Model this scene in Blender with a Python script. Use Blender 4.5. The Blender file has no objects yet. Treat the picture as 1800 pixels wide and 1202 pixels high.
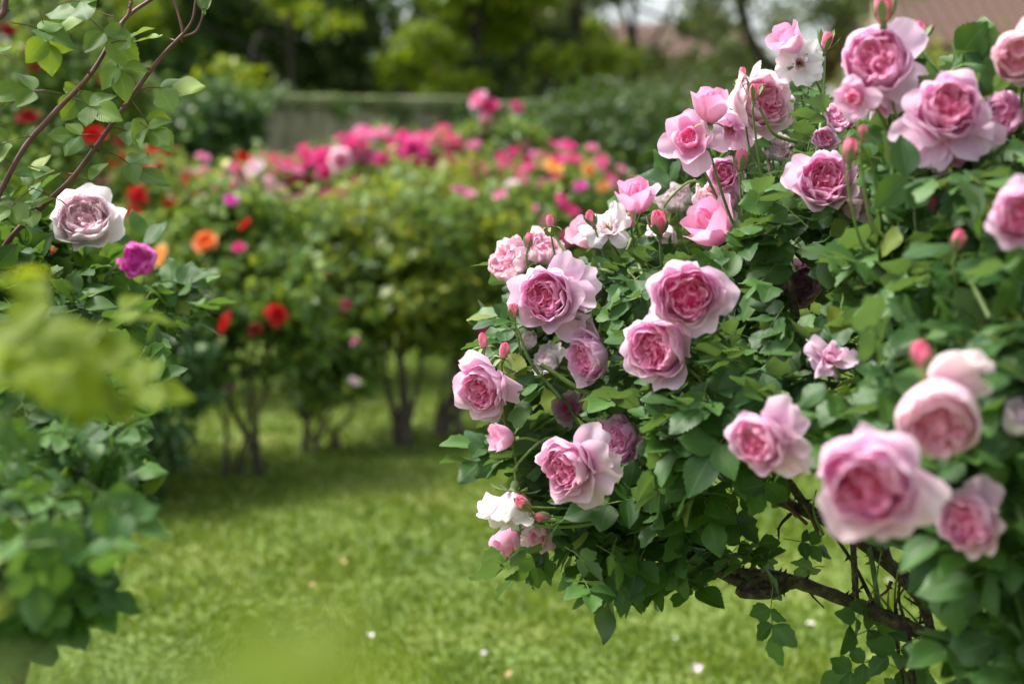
import bpy, math, random
import numpy as np
from mathutils import Vector, Matrix

rng = np.random.default_rng(7)
random.seed(7)
scene = bpy.context.scene
COL = scene.collection

# ------------------------------------------------------------------ camera
FPX = 2500.0                       # 50 mm lens on a 36 mm sensor, in photo pixels (1800 wide)
CAM = np.array([0.0, 0.0, 1.40])
PITCH = math.atan(301 / FPX)
FWD = np.array([0, math.cos(PITCH), -math.sin(PITCH)])
UPV = np.array([0, math.sin(PITCH), math.cos(PITCH)])
RGT = np.array([1.0, 0, 0])
cam_data = bpy.data.cameras.new('camera')
cam = bpy.data.objects.new('camera', cam_data)
COL.objects.link(cam)
cam.location = CAM
cam.rotation_euler = (math.pi / 2 - PITCH, 0, 0)
cam_data.lens = 50
cam_data.sensor_width = 36
cam_data.clip_start = 0.03
cam_data.clip_end = 400
cam_data.dof.use_dof = True
cam_data.dof.focus_distance = 2.02
cam_data.dof.aperture_fstop = 2.6
cam_data.dof.aperture_blades = 0
scene.camera = cam

# ------------------------------------------------------------------ light
SUN = Vector((-0.50, 0.12, 0.86)).normalized()
world = bpy.data.worlds.new('World')
scene.world = world
world.use_nodes = True
wn = world.node_tree
bg = wn.nodes['Background']
sky = wn.nodes.new('ShaderNodeTexSky')
sky.sky_type = 'NISHITA'
sky.sun_disc = False
sky.sun_elevation = math.asin(SUN.z)
sky.sun_rotation = math.atan2(SUN.x, SUN.y)
sky.air_density = 1.0
sky.dust_density = 4.0
sky.ozone_density = 0.6
hs = wn.nodes.new('ShaderNodeHueSaturation')      # thin white cloud veil: the sky is pale
hs.inputs['Saturation'].default_value = 0.45
wn.links.new(sky.outputs[0], hs.inputs['Color'])
wn.links.new(hs.outputs[0], bg.inputs[0])
bg.inputs[1].default_value = 0.125
sun_data = bpy.data.lights.new('sun', 'SUN')
sun_data.energy = 2.6
sun_data.angle = math.radians(15)
sun_data.color = (1.0, 0.95, 0.87)
sun = bpy.data.objects.new('sun', sun_data)
COL.objects.link(sun)
sun.rotation_euler = SUN.to_track_quat('Z', 'Y').to_euler()
scene.view_settings.view_transform = 'Standard'
scene.view_settings.look = 'None'
scene.view_settings.gamma = 1
scene.view_settings.exposure = 1.32
try:
    scene.view_settings.use_curve_mapping = False
except Exception:
    pass
scene.render.engine = 'CYCLES'
scene.cycles.use_denoising = True
scene.cycles.max_bounces = 12
scene.cycles.diffuse_bounces = 8
scene.cycles.transmission_bounces = 8
scene.cycles.glossy_bounces = 3
scene.cycles.transparent_max_bounces = 8

# ------------------------------------------------------------------ helpers
def P(px, py, d):
    """world point seen at photo pixel (px, py) at depth d along the view axis"""
    return CAM + d * FWD + ((px - 900) / FPX * d) * RGT + ((601 - py) / FPX * d) * UPV

def G(px, py):
    """ground point (z = 0) seen at photo pixel"""
    v = FWD + (px - 900) / FPX * RGT + (601 - py) / FPX * UPV
    return CAM + v * (-CAM[2] / v[2])

def proj(X):
    X = np.atleast_2d(X) - CAM
    d = X @ FWD
    return 900 + FPX * (X @ RGT) / d, 601 - FPX * (X @ UPV) / d, d

def camdir(rx, uy, tz):
    """direction given as right / up / towards the viewer"""
    v = rx * RGT + uy * np.array([0, 0, 1.0]) + tz * np.array([0, -1.0, 0])
    return v / np.linalg.norm(v)

def nrm(a):
    a = np.asarray(a, float)
    return a / np.maximum(np.linalg.norm(a, axis=-1, keepdims=True), 1e-9)

def mesh_np(name, V, F, uv=None, attrs=None, mat=None, smooth=True):
    V = np.asarray(V, np.float32); F = np.asarray(F, np.int32)
    me = bpy.data.meshes.new(name)
    k = F.shape[1]
    me.vertices.add(len(V)); me.vertices.foreach_set('co', V.ravel())
    me.loops.add(F.size); me.loops.foreach_set('vertex_index', F.ravel())
    me.polygons.add(len(F))
    me.polygons.foreach_set('loop_start', np.arange(len(F), dtype=np.int32) * k)
    me.polygons.foreach_set('loop_total', np.full(len(F), k, np.int32))
    me.polygons.foreach_set('use_smooth', np.full(len(F), bool(smooth)))
    if uv is not None:
        l = me.uv_layers.new(name='UVMap')
        l.data.foreach_set('uv', np.asarray(uv, np.float32)[F.ravel()].ravel())
    for a, vals in (attrs or {}).items():
        at = me.attributes.new(a, 'FLOAT', 'POINT')
        at.data.foreach_set('value', np.asarray(vals, np.float32))
    me.update(); me.validate()
    if mat is not None:
        me.materials.append(mat)
    return me

def merge(parts):
    """[(V,F,uv,tint)] -> one"""
    Vs, Fs, us, ts, o = [], [], [], [], 0
    for V, F, uv, t in parts:
        Vs.append(V); Fs.append(F + o); us.append(uv); ts.append(t); o += len(V)
    return np.concatenate(Vs), np.concatenate(Fs), np.concatenate(us), np.concatenate(ts)

def link(name, data, parent=None, loc=None, mat=None, **props):
    o = bpy.data.objects.new(name, data)
    COL.objects.link(o)
    if parent is not None:
        o.parent = parent
    if mat is not None:
        o.matrix_local = mat
    elif loc is not None:
        o.location = loc
    for k, v in props.items():
        o[k] = v
    return o

def empty(name, loc, label, category, group=None):
    o = link(name, None, loc=loc, label=label, category=category)
    o.empty_display_size = 0.1
    if group:
        o['group'] = group
    return o

def frame(z, roll=0.0):
    z = Vector(z).normalized()
    q = z.to_track_quat('Z', 'Y')
    return q.to_matrix() @ Matrix.Rotation(roll, 3, 'Z')

def xform(loc, rot3, s, org=(0, 0, 0)):
    m = rot3.to_4x4() @ Matrix.Diagonal((s, s, s, 1))
    m.translation = Vector(loc) - Vector(org)
    return m

def catmull(pts, n):
    p = np.asarray(pts, float)
    p = np.vstack([2 * p[0] - p[1], p, 2 * p[-1] - p[-2]])
    out = []
    for i in range(1, len(p) - 2):
        t = np.linspace(0, 1, n, endpoint=False)[:, None]
        a, b, c, d = p[i - 1], p[i], p[i + 1], p[i + 2]
        out.append(0.5 * (2 * b + (c - a) * t + (2 * a - 5 * b + 4 * c - d) * t ** 2 + (3 * b - a - 3 * c + d) * t ** 3))
    out.append(p[-2][None])
    return np.vstack(out)

def tube(pts, r0, r1, n=5, seg=7, knob=0.0, thorns=0, tl=0.008):
    """tapered tube with optional knobbly radius and thorns, all quads"""
    c = catmull(pts, n)
    m = len(c)
    r = np.linspace(r0, r1, m)
    if knob:
        r = r * (1 + knob * (rng.random(m) - 0.4))
    T = nrm(np.gradient(c, axis=0))
    ref = np.array([0.13, 0.31, 0.94])
    A = nrm(np.cross(T, ref)); B = np.cross(T, A)
    ang = np.linspace(0, 2 * np.pi, seg, endpoint=False)
    V = (c[:, None] + r[:, None, None] * (np.cos(ang)[None, :, None] * A[:, None] + np.sin(ang)[None, :, None] * B[:, None])).reshape(-1, 3)
    i = np.arange(m - 1)[:, None] * seg; j = np.arange(seg)[None]
    F = np.stack([i + j, i + (j + 1) % seg, i + seg + (j + 1) % seg, i + seg + j], -1).reshape(-1, 4)
    uv = np.stack([np.tile(ang / 6.283, m), np.repeat(np.linspace(0, 1, m), seg)], -1)
    parts = [(V, F, uv, np.repeat(np.linspace(0, 1, m), seg))]
    cap = np.concatenate([c[-1:], c[-1:]])
    for k in range(thorns):
        q = rng.integers(1, m - 1); th = rng.random() * 6.283
        d = np.cos(th) * A[q] + np.sin(th) * B[q]
        b = c[q] + d * r[q] * 0.8
        w = tl * 0.35
        tv = np.array([b + T[q] * w, b + np.cross(T[q], d) * w * .5, b - T[q] * w, b - np.cross(T[q], d) * w * .5, b + d * tl - T[q] * w * .8])
        tf = np.array([[0, 1, 4, 4], [1, 2, 4, 4], [2, 3, 4, 4], [3, 0, 4, 4]])
        tf = np.array([[0, 1, 4, 0]])[:0] if False else tf
        tv = np.vstack([tv, tv[4:5] + 1e-4 * T[q]])
        tf[:, 3] = 5
        parts.append((tv, tf, np.zeros((6, 2)), np.full(6, 0.5)))
    return merge(parts)

def tube_mesh(name, mat, *a, **k):
    V, F, uv, t = tube(*a, **k)
    return mesh_np(name, V, F, uv, {'tint': t}, mat)

def inside(poly, x, y):
    poly = np.asarray(poly, float)
    x = np.asarray(x); y = np.asarray(y)
    r = np.zeros(x.shape, bool)
    j = len(poly) - 1
    for i in range(len(poly)):
        xi, yi = poly[i]; xj, yj = poly[j]
        c = ((yi > y) != (yj > y)) & (x < (xj - xi) * (y - yi) / (yj - yi + 1e-12) + xi)
        r ^= c
        j = i
    return r

# ------------------------------------------------------------------ materials
def new_mat(name):
    m = bpy.data.materials.new(name)
    m.use_nodes = True
    nt = m.node_tree
    nt.nodes.clear()
    out = nt.nodes.new('ShaderNodeOutputMaterial')
    return m, nt, out

def N(nt, typ, **kw):
    n = nt.nodes.new(typ)
    for k, v in kw.items():
        if k.startswith('i_'):
            n.inputs[k[2:]].default_value = v
        else:
            setattr(n, k, v)
    return n

def math_n(nt, op, a, b=None):
    n = nt.nodes.new('ShaderNodeMath'); n.operation = op
    for i, v in enumerate((a, b)):
        if v is None:
            continue
        if isinstance(v, (int, float)):
            n.inputs[i].default_value = v
        else:
            nt.links.new(v, n.inputs[i])
    return n.outputs[0]

def mixc(nt, fac, a, b, blend='MIX'):
    n = nt.nodes.new('ShaderNodeMix'); n.data_type = 'RGBA'; n.blend_type = blend
    for s, v in ((n.inputs[0], fac), (n.inputs[6], a), (n.inputs[7], b)):
        if isinstance(v, (int, float)):
            s.default_value = v
        elif isinstance(v, tuple):
            s.default_value = (*v, 1) if len(v) == 3 else v
        else:
            nt.links.new(v, s)
    return n.outputs[2]

def ramp(nt, fac, stops):
    n = nt.nodes.new('ShaderNodeValToRGB')
    el = n.color_ramp.elements
    while len(el) < len(stops):
        el.new(0.5)
    for e, (p, c) in zip(el, stops):
        e.position = p; e.color = (*c, 1)
    nt.links.new(fac, n.inputs[0])
    return n.outputs[0]

def leaf_mat(name, dark, light, trans, tfac=0.3, rough=0.42, under=(0.10, 0.16, 0.09), veins=True, spec=0.5):
    m, nt, out = new_mat(name)
    L = nt.links.new
    at = N(nt, 'ShaderNodeAttribute', attribute_name='rnd')
    oi = N(nt, 'ShaderNodeObjectInfo')
    rnd = math_n(nt, 'FRACT', math_n(nt, 'ADD', at.outputs['Fac'], oi.outputs['Random']))
    col = ramp(nt, rnd, [(0, dark), (0.55, tuple(0.55 * a + 0.45 * b for a, b in zip(dark, light))), (0.9, light), (0.975, tuple(1.25 * c for c in light)), (0.994, (light[0] * 1.6 + 0.07, light[1] * 1.35, light[2]))])
    geo = N(nt, 'ShaderNodeNewGeometry')
    noi = N(nt, 'ShaderNodeTexNoise', i_Scale=60.0, i_Detail=2.0)
    L(geo.outputs['Position'], noi.inputs['Vector'])
    col = mixc(nt, 0.35, col, mixc(nt, noi.outputs['Fac'], (0.35, 0.4, 0.35), (1.5, 1.5, 1.4)), 'MULTIPLY')
    bump = None
    if veins:
        uv = N(nt, 'ShaderNodeUVMap', uv_map='UVMap')
        sp = N(nt, 'ShaderNodeSeparateXYZ'); L(uv.outputs[0], sp.inputs[0])
        au = math_n(nt, 'ABSOLUTE', sp.outputs[0])
        w = math_n(nt, 'SINE', math_n(nt, 'MULTIPLY', math_n(nt, 'SUBTRACT', math_n(nt, 'MULTIPLY', sp.outputs[1], 7.0), math_n(nt, 'MULTIPLY', au, 2.0)), 6.283))
        ridge = math_n(nt, 'POWER', math_n(nt, 'ABSOLUTE', w), 0.5)
        mid = math_n(nt, 'MULTIPLY', math_n(nt, 'LESS_THAN', au, 0.07), 1.0)
        col = mixc(nt, math_n(nt, 'MULTIPLY', mid, 0.28), col, tuple(1.2 * c + 0.04 for c in light))
        col = mixc(nt, math_n(nt, 'MULTIPLY', math_n(nt, 'SUBTRACT', 1.0, ridge), 0.11), col, tuple(1.1 * c + 0.03 for c in light))
        b = N(nt, 'ShaderNodeBump', i_Strength=0.30, i_Distance=0.0014)
        L(math_n(nt, 'SUBTRACT', ridge, mid), b.inputs['Height'])
        bump = b.outputs[0]
    col = mixc(nt, math_n(nt, 'MULTIPLY', geo.outputs['Backfacing'], 0.75), col, under)
    pr = N(nt, 'ShaderNodeBsdfPrincipled', i_Roughness=rough)
    pr.inputs['Specular IOR Level'].default_value = spec
    L(col, pr.inputs['Base Color'])
    tr = N(nt, 'ShaderNodeBsdfTranslucent')
    L(mixc(nt, 0.5, trans, col), tr.inputs[0])
    if bump:
        L(bump, pr.inputs['Normal'])
    mx = N(nt, 'ShaderNodeMixShader'); mx.inputs[0].default_value = tfac
    L(pr.outputs[0], mx.inputs[1]); L(tr.outputs[0], mx.inputs[2])
    L(mx.outputs[0], out.inputs[0])
    return m

def petal_mat(name, pale, mid, deep, tfac=0.35, edge=(0.89, 0.68, 0.81), brown=0.0):
    m, nt, out = new_mat(name)
    L = nt.links.new
    at = N(nt, 'ShaderNodeAttribute', attribute_name='tint')
    uv = N(nt, 'ShaderNodeUVMap', uv_map='UVMap')
    mp = N(nt, 'ShaderNodeMapping'); mp.inputs['Scale'].default_value = (9, 1.2, 1)
    L(uv.outputs[0], mp.inputs[0])
    oi = N(nt, 'ShaderNodeObjectInfo')
    ad = N(nt, 'ShaderNodeVectorMath', operation='ADD')
    cmb = N(nt, 'ShaderNodeCombineXYZ'); L(math_n(nt, 'MULTIPLY', oi.outputs['Random'], 40.0), cmb.inputs[2])
    L(mp.outputs[0], ad.inputs[0]); L(cmb.outputs[0], ad.inputs[1])
    no = N(nt, 'ShaderNodeTexNoise', i_Scale=1.6, i_Detail=4.0)
    L(ad.outputs[0], no.inputs['Vector'])
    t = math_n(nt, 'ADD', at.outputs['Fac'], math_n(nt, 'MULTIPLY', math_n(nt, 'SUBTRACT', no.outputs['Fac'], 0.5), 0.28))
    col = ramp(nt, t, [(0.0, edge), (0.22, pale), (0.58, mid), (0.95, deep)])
    if brown:
        sp = N(nt, 'ShaderNodeSeparateXYZ'); L(uv.outputs[0], sp.inputs[0])
        geo = N(nt, 'ShaderNodeNewGeometry')
        n4 = N(nt, 'ShaderNodeTexNoise', i_Scale=45.0, i_Detail=3.0); L(geo.outputs['Position'], n4.inputs['Vector'])
        e = math_n(nt, 'ADD', math_n(nt, 'POWER', math_n(nt, 'MAXIMUM', sp.outputs[1], math_n(nt, 'ABSOLUTE', sp.outputs[0])), 5.0), math_n(nt, 'MULTIPLY', n4.outputs['Fac'], 1.1))
        e = math_n(nt, 'MULTIPLY', math_n(nt, 'GREATER_THAN', e, 1.52), brown)
        col = mixc(nt, e, col, (0.42, 0.22, 0.13))
    b = N(nt, 'ShaderNodeBump', i_Strength=0.22, i_Distance=0.002)
    L(no.outputs['Fac'], b.inputs['Height'])
    pr = N(nt, 'ShaderNodeBsdfPrincipled', i_Roughness=0.6)
    pr.inputs['Specular IOR Level'].default_value = 0.25
    pr.inputs['Sheen Weight'].default_value = 0.15
    L(col, pr.inputs['Base Color']); L(b.outputs[0], pr.inputs['Normal'])
    tr = N(nt, 'ShaderNodeBsdfTranslucent'); L(col, tr.inputs[0])
    mx = N(nt, 'ShaderNodeMixShader'); mx.inputs[0].default_value = tfac
    L(pr.outputs[0], mx.inputs[1]); L(tr.outputs[0], mx.inputs[2])
    L(mx.outputs[0], out.inputs[0])
    return m

def rough_mat(name, stops, scale=8.0, rough=0.85, bump=0.4, detail=6.0, dist=0.01, stretch=(1, 1, 1), coords='Object'):
    m, nt, out = new_mat(name)
    L = nt.links.new
    tc = N(nt, 'ShaderNodeTexCoord')
    mp = N(nt, 'ShaderNodeMapping'); mp.inputs['Scale'].default_value = stretch
    L(tc.outputs[coords], mp.inputs[0])
    no = N(nt, 'ShaderNodeTexNoise', i_Scale=scale, i_Detail=detail, i_Roughness=0.65)
    L(mp.outputs[0], no.inputs['Vector'])
    col = ramp(nt, no.outputs['Fac'], stops)
    b = N(nt, 'ShaderNodeBump', i_Strength=bump, i_Distance=dist)
    L(no.outputs['Fac'], b.inputs['Height'])
    pr = N(nt, 'ShaderNodeBsdfPrincipled', i_Roughness=rough)
    L(col, pr.inputs['Base Color']); L(b.outputs[0], pr.inputs['Normal'])
    L(pr.outputs[0], out.inputs[0])
    return m

def grass_mat(name, blades):
    m, nt, out = new_mat(name)
    L = nt.links.new
    geo = N(nt, 'ShaderNodeNewGeometry')
    n1 = N(nt, 'ShaderNodeTexNoise', i_Scale=1.1, i_Detail=3.0)
    n2 = N(nt, 'ShaderNodeTexNoise', i_Scale=9.0, i_Detail=3.0)
    L(geo.outputs['Position'], n1.inputs['Vector']); L(geo.outputs['Position'], n2.inputs['Vector'])
    f = math_n(nt, 'ADD', math_n(nt, 'MULTIPLY', n1.outputs['Fac'], 0.6), math_n(nt, 'MULTIPLY', n2.outputs['Fac'], 0.4))
    if blades:
        at = N(nt, 'ShaderNodeAttribute', attribute_name='rnd')
        f = math_n(nt, 'ADD', f, math_n(nt, 'MULTIPLY', math_n(nt, 'SUBTRACT', at.outputs['Fac'], 0.5), 0.42))
        col = ramp(nt, f, [(0.20, (0.045, 0.095, 0.008)), (0.42, (0.096, 0.165, 0.014)), (0.60, (0.172, 0.232, 0.028)), (0.86, (0.32, 0.34, 0.10))])
        pr = N(nt, 'ShaderNodeBsdfPrincipled', i_Roughness=0.5)
        pr.inputs['Specular IOR Level'].default_value = 0.3
        L(col, pr.inputs['Base Color'])
        tr = N(nt, 'ShaderNodeBsdfTranslucent'); L(mixc(nt, 0.5, col, (0.28, 0.40, 0.03)), tr.inputs[0])
        mx = N(nt, 'ShaderNodeMixShader'); mx.inputs[0].default_value = 0.35
        L(pr.outputs[0], mx.inputs[1]); L(tr.outputs[0], mx.inputs[2])
        L(mx.outputs[0], out.inputs[0])
    else:
        col = ramp(nt, f, [(0.3, (0.06, 0.10, 0.015)), (0.5, (0.12, 0.18, 0.03)), (0.7, (0.18, 0.19, 0.05))])
        b = N(nt, 'ShaderNodeBump', i_Strength=0.6, i_Distance=0.02)
        n3 = N(nt, 'ShaderNodeTexNoise', i_Scale=60.0, i_Detail=4.0)
        L(geo.outputs['Position'], n3.inputs['Vector']); L(n3.outputs['Fac'], b.inputs['Height'])
        pr = N(nt, 'ShaderNodeBsdfPrincipled', i_Roughness=0.9)
        L(col, pr.inputs['Base Color']); L(b.outputs[0], pr.inputs['Normal'])
        L(pr.outputs[0], out.inputs[0])
    return m

M = {}
M['leaf'] = leaf_mat('rose_leaf', (0.020, 0.070, 0.014), (0.075, 0.170, 0.036), (0.22, 0.38, 0.02), 0.28, 0.44, spec=0.42)
M['leaf_left'] = leaf_mat('rose_leaf_bluish', (0.022, 0.078, 0.014), (0.080, 0.175, 0.034), (0.22, 0.39, 0.02), 0.30, 0.48, spec=0.3, under=(0.06, 0.13, 0.045))
M['leaf_cane'] = leaf_mat('rose_leaf_cane', (0.045, 0.13, 0.02), (0.15, 0.26, 0.035), (0.42, 0.52, 0.02), 0.40, 0.45, spec=.4)
M['leaf_lime'] = leaf_mat('young_lime_leaf', (0.14, 0.215, 0.010), (0.22, 0.295, 0.016), (0.46, 0.52, 0.016), 0.58, 0.5, under=(0.18, 0.25, 0.03), spec=.3)
M['leaf_shade'] = leaf_mat('leaf_left_far', (0.022, 0.074, 0.014), (0.085, 0.175, 0.036), (0.22, 0.38, 0.02), 0.3, 0.46, veins=False)
M['leaf_mid'] = leaf_mat('leaf_mid', (0.048, 0.128, 0.014), (0.19, 0.31, 0.042), (0.42, 0.52, 0.02), 0.40, 0.45, veins=False)
M['leaf_yellow'] = leaf_mat('leaf_yellow_green', (0.065, 0.14, 0.012), (0.30, 0.35, 0.03), (0.48, 0.50, 0.02), 0.40, 0.48, under=(0.18, 0.23, 0.05), veins=False)
M['leaf_ivy'] = leaf_mat('leaf_ivy', (0.022, 0.075, 0.012), (0.085, 0.17, 0.028), (0.20, 0.34, 0.015), 0.3, 0.45, veins=False)
M['leaf_dark'] = leaf_mat('leaf_dark_tree', (0.010, 0.034, 0.006), (0.060, 0.135, 0.012), (0.20, 0.32, 0.01), 0.28, 0.55, under=(0.03, 0.07, 0.02), veins=False)
M['leaf_tree'] = leaf_mat('leaf_lime_tree', (0.10, 0.19, 0.008), (0.27, 0.37, 0.012), (0.50, 0.58, 0.01), 0.45, 0.5, under=(0.15, 0.24, 0.03), veins=False)
M['leaf_olive'] = leaf_mat('leaf_olive', (0.05, 0.09, 0.018), (0.17, 0.21, 0.04), (0.30, 0.34, 0.04), 0.32, 0.5, veins=False)
M['pink'] = petal_mat('petal_pink', (0.87, 0.55, 0.74), (0.92, 0.34, 0.58), (0.94, 0.08, 0.33), 0.50, edge=(0.91, 0.74, 0.87))
M['blush'] = petal_mat('petal_blush', (0.89, 0.65, 0.75), (0.91, 0.46, 0.61), (0.90, 0.22, 0.43), 0.48, brown=0.55, edge=(0.92, 0.84, 0.86))
M['shell'] = petal_mat('petal_shell', (0.92, 0.80, 0.84), (0.93, 0.70, 0.78), (0.92, 0.52, 0.64), 0.5, edge=(0.93, 0.88, 0.90))
M['mauve'] = petal_mat('petal_mauve', (0.48, 0.26, 0.36), (0.40, 0.16, 0.26), (0.30, 0.08, 0.15), edge=(0.55, 0.36, 0.42))
M['white'] = petal_mat('petal_white', (0.86, 0.76, 0.80), (0.83, 0.62, 0.71), (0.78, 0.45, 0.60), edge=(0.91, 0.87, 0.89), brown=0.5)
M['hot'] = petal_mat('petal_hot_pink', (0.84, 0.09, 0.38), (0.78, 0.035, 0.28), (0.62, 0.015, 0.18), edge=(0.86, 0.20, 0.48))
M['softpink'] = petal_mat('petal_soft_pink', (0.86, 0.34, 0.56), (0.82, 0.22, 0.46), (0.72, 0.12, 0.32))
M['red'] = petal_mat('petal_red', (0.62, 0.008, 0.010), (0.52, 0.003, 0.008), (0.30, 0.002, 0.006), 0.3, edge=(0.70, 0.02, 0.02))
M['darkred'] = petal_mat('petal_dark_red', (0.30, 0.006, 0.012), (0.22, 0.003, 0.010), (0.12, 0.002, 0.006), 0.3, edge=(0.36, 0.015, 0.02))
M['magenta'] = petal_mat('petal_magenta', (0.80, 0.10, 0.58), (0.76, 0.04, 0.50), (0.60, 0.02, 0.36), edge=(0.84, 0.40, 0.72))
M['orange'] = petal_mat('petal_orange', (0.85, 0.32, 0.10), (0.82, 0.20, 0.04), (0.70, 0.10, 0.02), edge=(0.88, 0.45, 0.20))
M['apricot'] = petal_mat('petal_apricot', (0.88, 0.52, 0.16), (0.85, 0.40, 0.08), (0.80, 0.30, 0.04), edge=(0.90, 0.68, 0.35))
M['bud'] = petal_mat('petal_bud', (0.85, 0.42, 0.48), (0.82, 0.20, 0.34), (0.72, 0.06, 0.20), 0.35, edge=(0.86, 0.64, 0.58))
M['stem'] = rough_mat('green_stem', [(0.3, (0.09, 0.16, 0.03)), (0.7, (0.17, 0.25, 0.06))], 40, 0.5, 0.2)
M['calyx'] = rough_mat('calyx_green', [(0.3, (0.11, 0.19, 0.05)), (0.7, (0.20, 0.28, 0.09))], 30, 0.55, 0.2)
M['cane'] = rough_mat('old_cane', [(0.3, (0.018, 0.012, 0.008)), (0.5, (0.060, 0.045, 0.022)), (0.7, (0.15, 0.13, 0.065))], 90, 0.8, 1.0, dist=0.008, stretch=(1, 1, 1))
M['redcane'] = rough_mat('reddish_cane', [(0.3, (0.06, 0.018, 0.018)), (0.7, (0.17, 0.06, 0.045))], 25, 0.5, 0.3, dist=0.002)
M['graycane'] = rough_mat('weathered_cane', [(0.3, (0.022, 0.016, 0.009)), (0.7, (0.10, 0.08, 0.05))], 25, 0.85, 0.6)
M['bark'] = rough_mat('tree_bark', [(0.3, (0.012, 0.010, 0.007)), (0.7, (0.045, 0.036, 0.026))], 14, 0.9, 0.8, dist=0.03, stretch=(1, 1, 0.25))
M['grass'] = grass_mat('grass_blades', True)
M['lawn'] = grass_mat('lawn_soil', False)
M['wall'] = rough_mat('weathered_wall', [(0.30, (0.08, 0.072, 0.045)), (0.5, (0.26, 0.23, 0.165)), (0.70, (0.42, 0.37, 0.27))], 3.0, 0.95, 0.8, dist=0.05, stretch=(2.6, 2.6, 0.5))
M['coping'] = rough_mat('mossy_coping', [(0.3, (0.04, 0.07, 0.015)), (0.5, (0.10, 0.13, 0.04)), (0.72, (0.26, 0.25, 0.17))], 3.5, 0.95, 0.9, dist=0.04)
M['roof'] = rough_mat('terracotta_tile', [(0.3, (0.055, 0.029, 0.020)), (0.7, (0.115, 0.064, 0.046))], 5, 0.9, 0.5, dist=0.03)
M['plaster'] = rough_mat('house_plaster', [(0.3, (0.24, 0.19, 0.14)), (0.7, (0.34, 0.28, 0.21))], 2, 0.95, 0.2)
M['whitewash'] = rough_mat('whitewashed_plaster', [(0.3, (0.66, 0.66, 0.64)), (0.7, (0.80, 0.80, 0.79))], 2, 0.95, 0.2)
M['shutter'] = rough_mat('dark_timber', [(0.3, (0.05, 0.035, 0.025)), (0.7, (0.09, 0.065, 0.05))], 6, 0.7, 0.3, stretch=(1, 1, 6))
M['glass'] = rough_mat('window_glass', [(0.3, (0.03, 0.035, 0.04)), (0.7, (0.05, 0.055, 0.06))], 1, 0.08, 0.0)
M['stamen'] = rough_mat('stamen', [(0.3, (0.45, 0.30, 0.05)), (0.7, (0.75, 0.60, 0.18))], 80, 0.7, 0.1)
M['dry'] = rough_mat('dry_leaf', [(0.3, (0.30, 0.17, 0.07)), (0.7, (0.48, 0.33, 0.16))], 30, 0.8, 0.3)

# ------------------------------------------------------------------ leaf templates
def leaf_template(rows, fold, droop, width, twist=0.0, serr=0.07, wave=0.02):
    us = np.array([-1, -0.5, 0, 0.5, 1.0])
    V, uv = [], []
    for i, v in enumerate(np.linspace(0, 1, rows)):
        h = width * 0.5 * max(0.015, math.sin(math.pi * v ** 0.80)) ** 0.85 * (1 - 0.30 * max(0.0, (v - 0.6) / 0.4) ** 1.5)
        for u in us:
            e = (1 + serr * (1 if i % 2 else -1)) if abs(u) == 1 else 1
            x = u * h * e
            z = fold * abs(x) - droop * v * v + wave * math.sin(9 * v + 3 * u) * abs(u) + twist * x * v
            V.append((x, v + (0.03 * abs(u) if i % 2 else 0) * 11 / rows, z)); uv.append((u, v))
    F = [[r * 5 + c, r * 5 + c + 1, (r + 1) * 5 + c + 1, (r + 1) * 5 + c] for r in range(rows - 1) for c in range(4)]
    return np.array(V), np.array(F), np.array(uv)

LEAFT = [leaf_template(9, 0.25, 0.20, 0.72, 0.1), leaf_template(9, 0.45, 0.05, 0.68, -0.2), leaf_template(9, -0.15, 0.32, 0.74, 0.25, wave=0.035),
         leaf_template(9, 0.10, -0.10, 0.76, 0.0, wave=0.04)]
LEAFT_FINE = [leaf_template(23, 0.25, 0.20, 0.72, 0.1, .045), leaf_template(23, 0.45, 0.05, 0.68, -0.2, .045), leaf_template(23, -0.15, 0.32, 0.74, 0.25, .045, wave=0.035),
              leaf_template(23, 0.10, -0.10, 0.76, 0.0, .045, wave=0.04)]
SMALL = (np.array([[0, 0, 0], [0.30, 0.40, 0.07], [0, 1, -0.08], [-0.30, 0.40, 0.07], [0.20, 0.78, 0.03], [-0.20, 0.78, 0.03], [0, 0.5, 0]]),
         np.array([[0, 1, 4, 6], [6, 4, 2, 5], [6, 5, 3, 0]]), np.array([[0, 0], [1, .4], [0, 1], [-1, .4], [.7, .8], [-.7, .8], [0, .5]]))

TINY = (np.array([[0, 0, 0], [0.31, 0.5, 0.06], [0, 1, -0.06], [-0.31, 0.5, 0.06], [0, 0.5, 0]]), np.array([[0, 1, 4], [1, 2, 4], [2, 3, 4], [3, 0, 4]]), np.array([[0, 0], [1, .5], [0, 1], [-1, .5], [0, .5]]))

def leaf_frames(pos, direc, normal, length):
    y = nrm(direc)
    n = normal - (normal * y).sum(-1, keepdims=True) * y
    n = nrm(n)
    x = np.cross(y, n)
    R = np.stack([x, y, n], -1) * np.asarray(length)[:, None, None]
    return pos, R

def scatter_mesh(name, T, pos, R, rnd, mat, smooth=True):
    V, F, uv = T
    n, k = len(pos), len(V)
    VV = (np.einsum('nij,kj->nki', R, V) + pos[:, None]).reshape(-1, 3)
    FF = (F[None] + (np.arange(n) * k)[:, None, None]).reshape(-1, F.shape[1])
    return VV, FF, np.tile(uv, (n, 1)), np.repeat(rnd, k)

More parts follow.
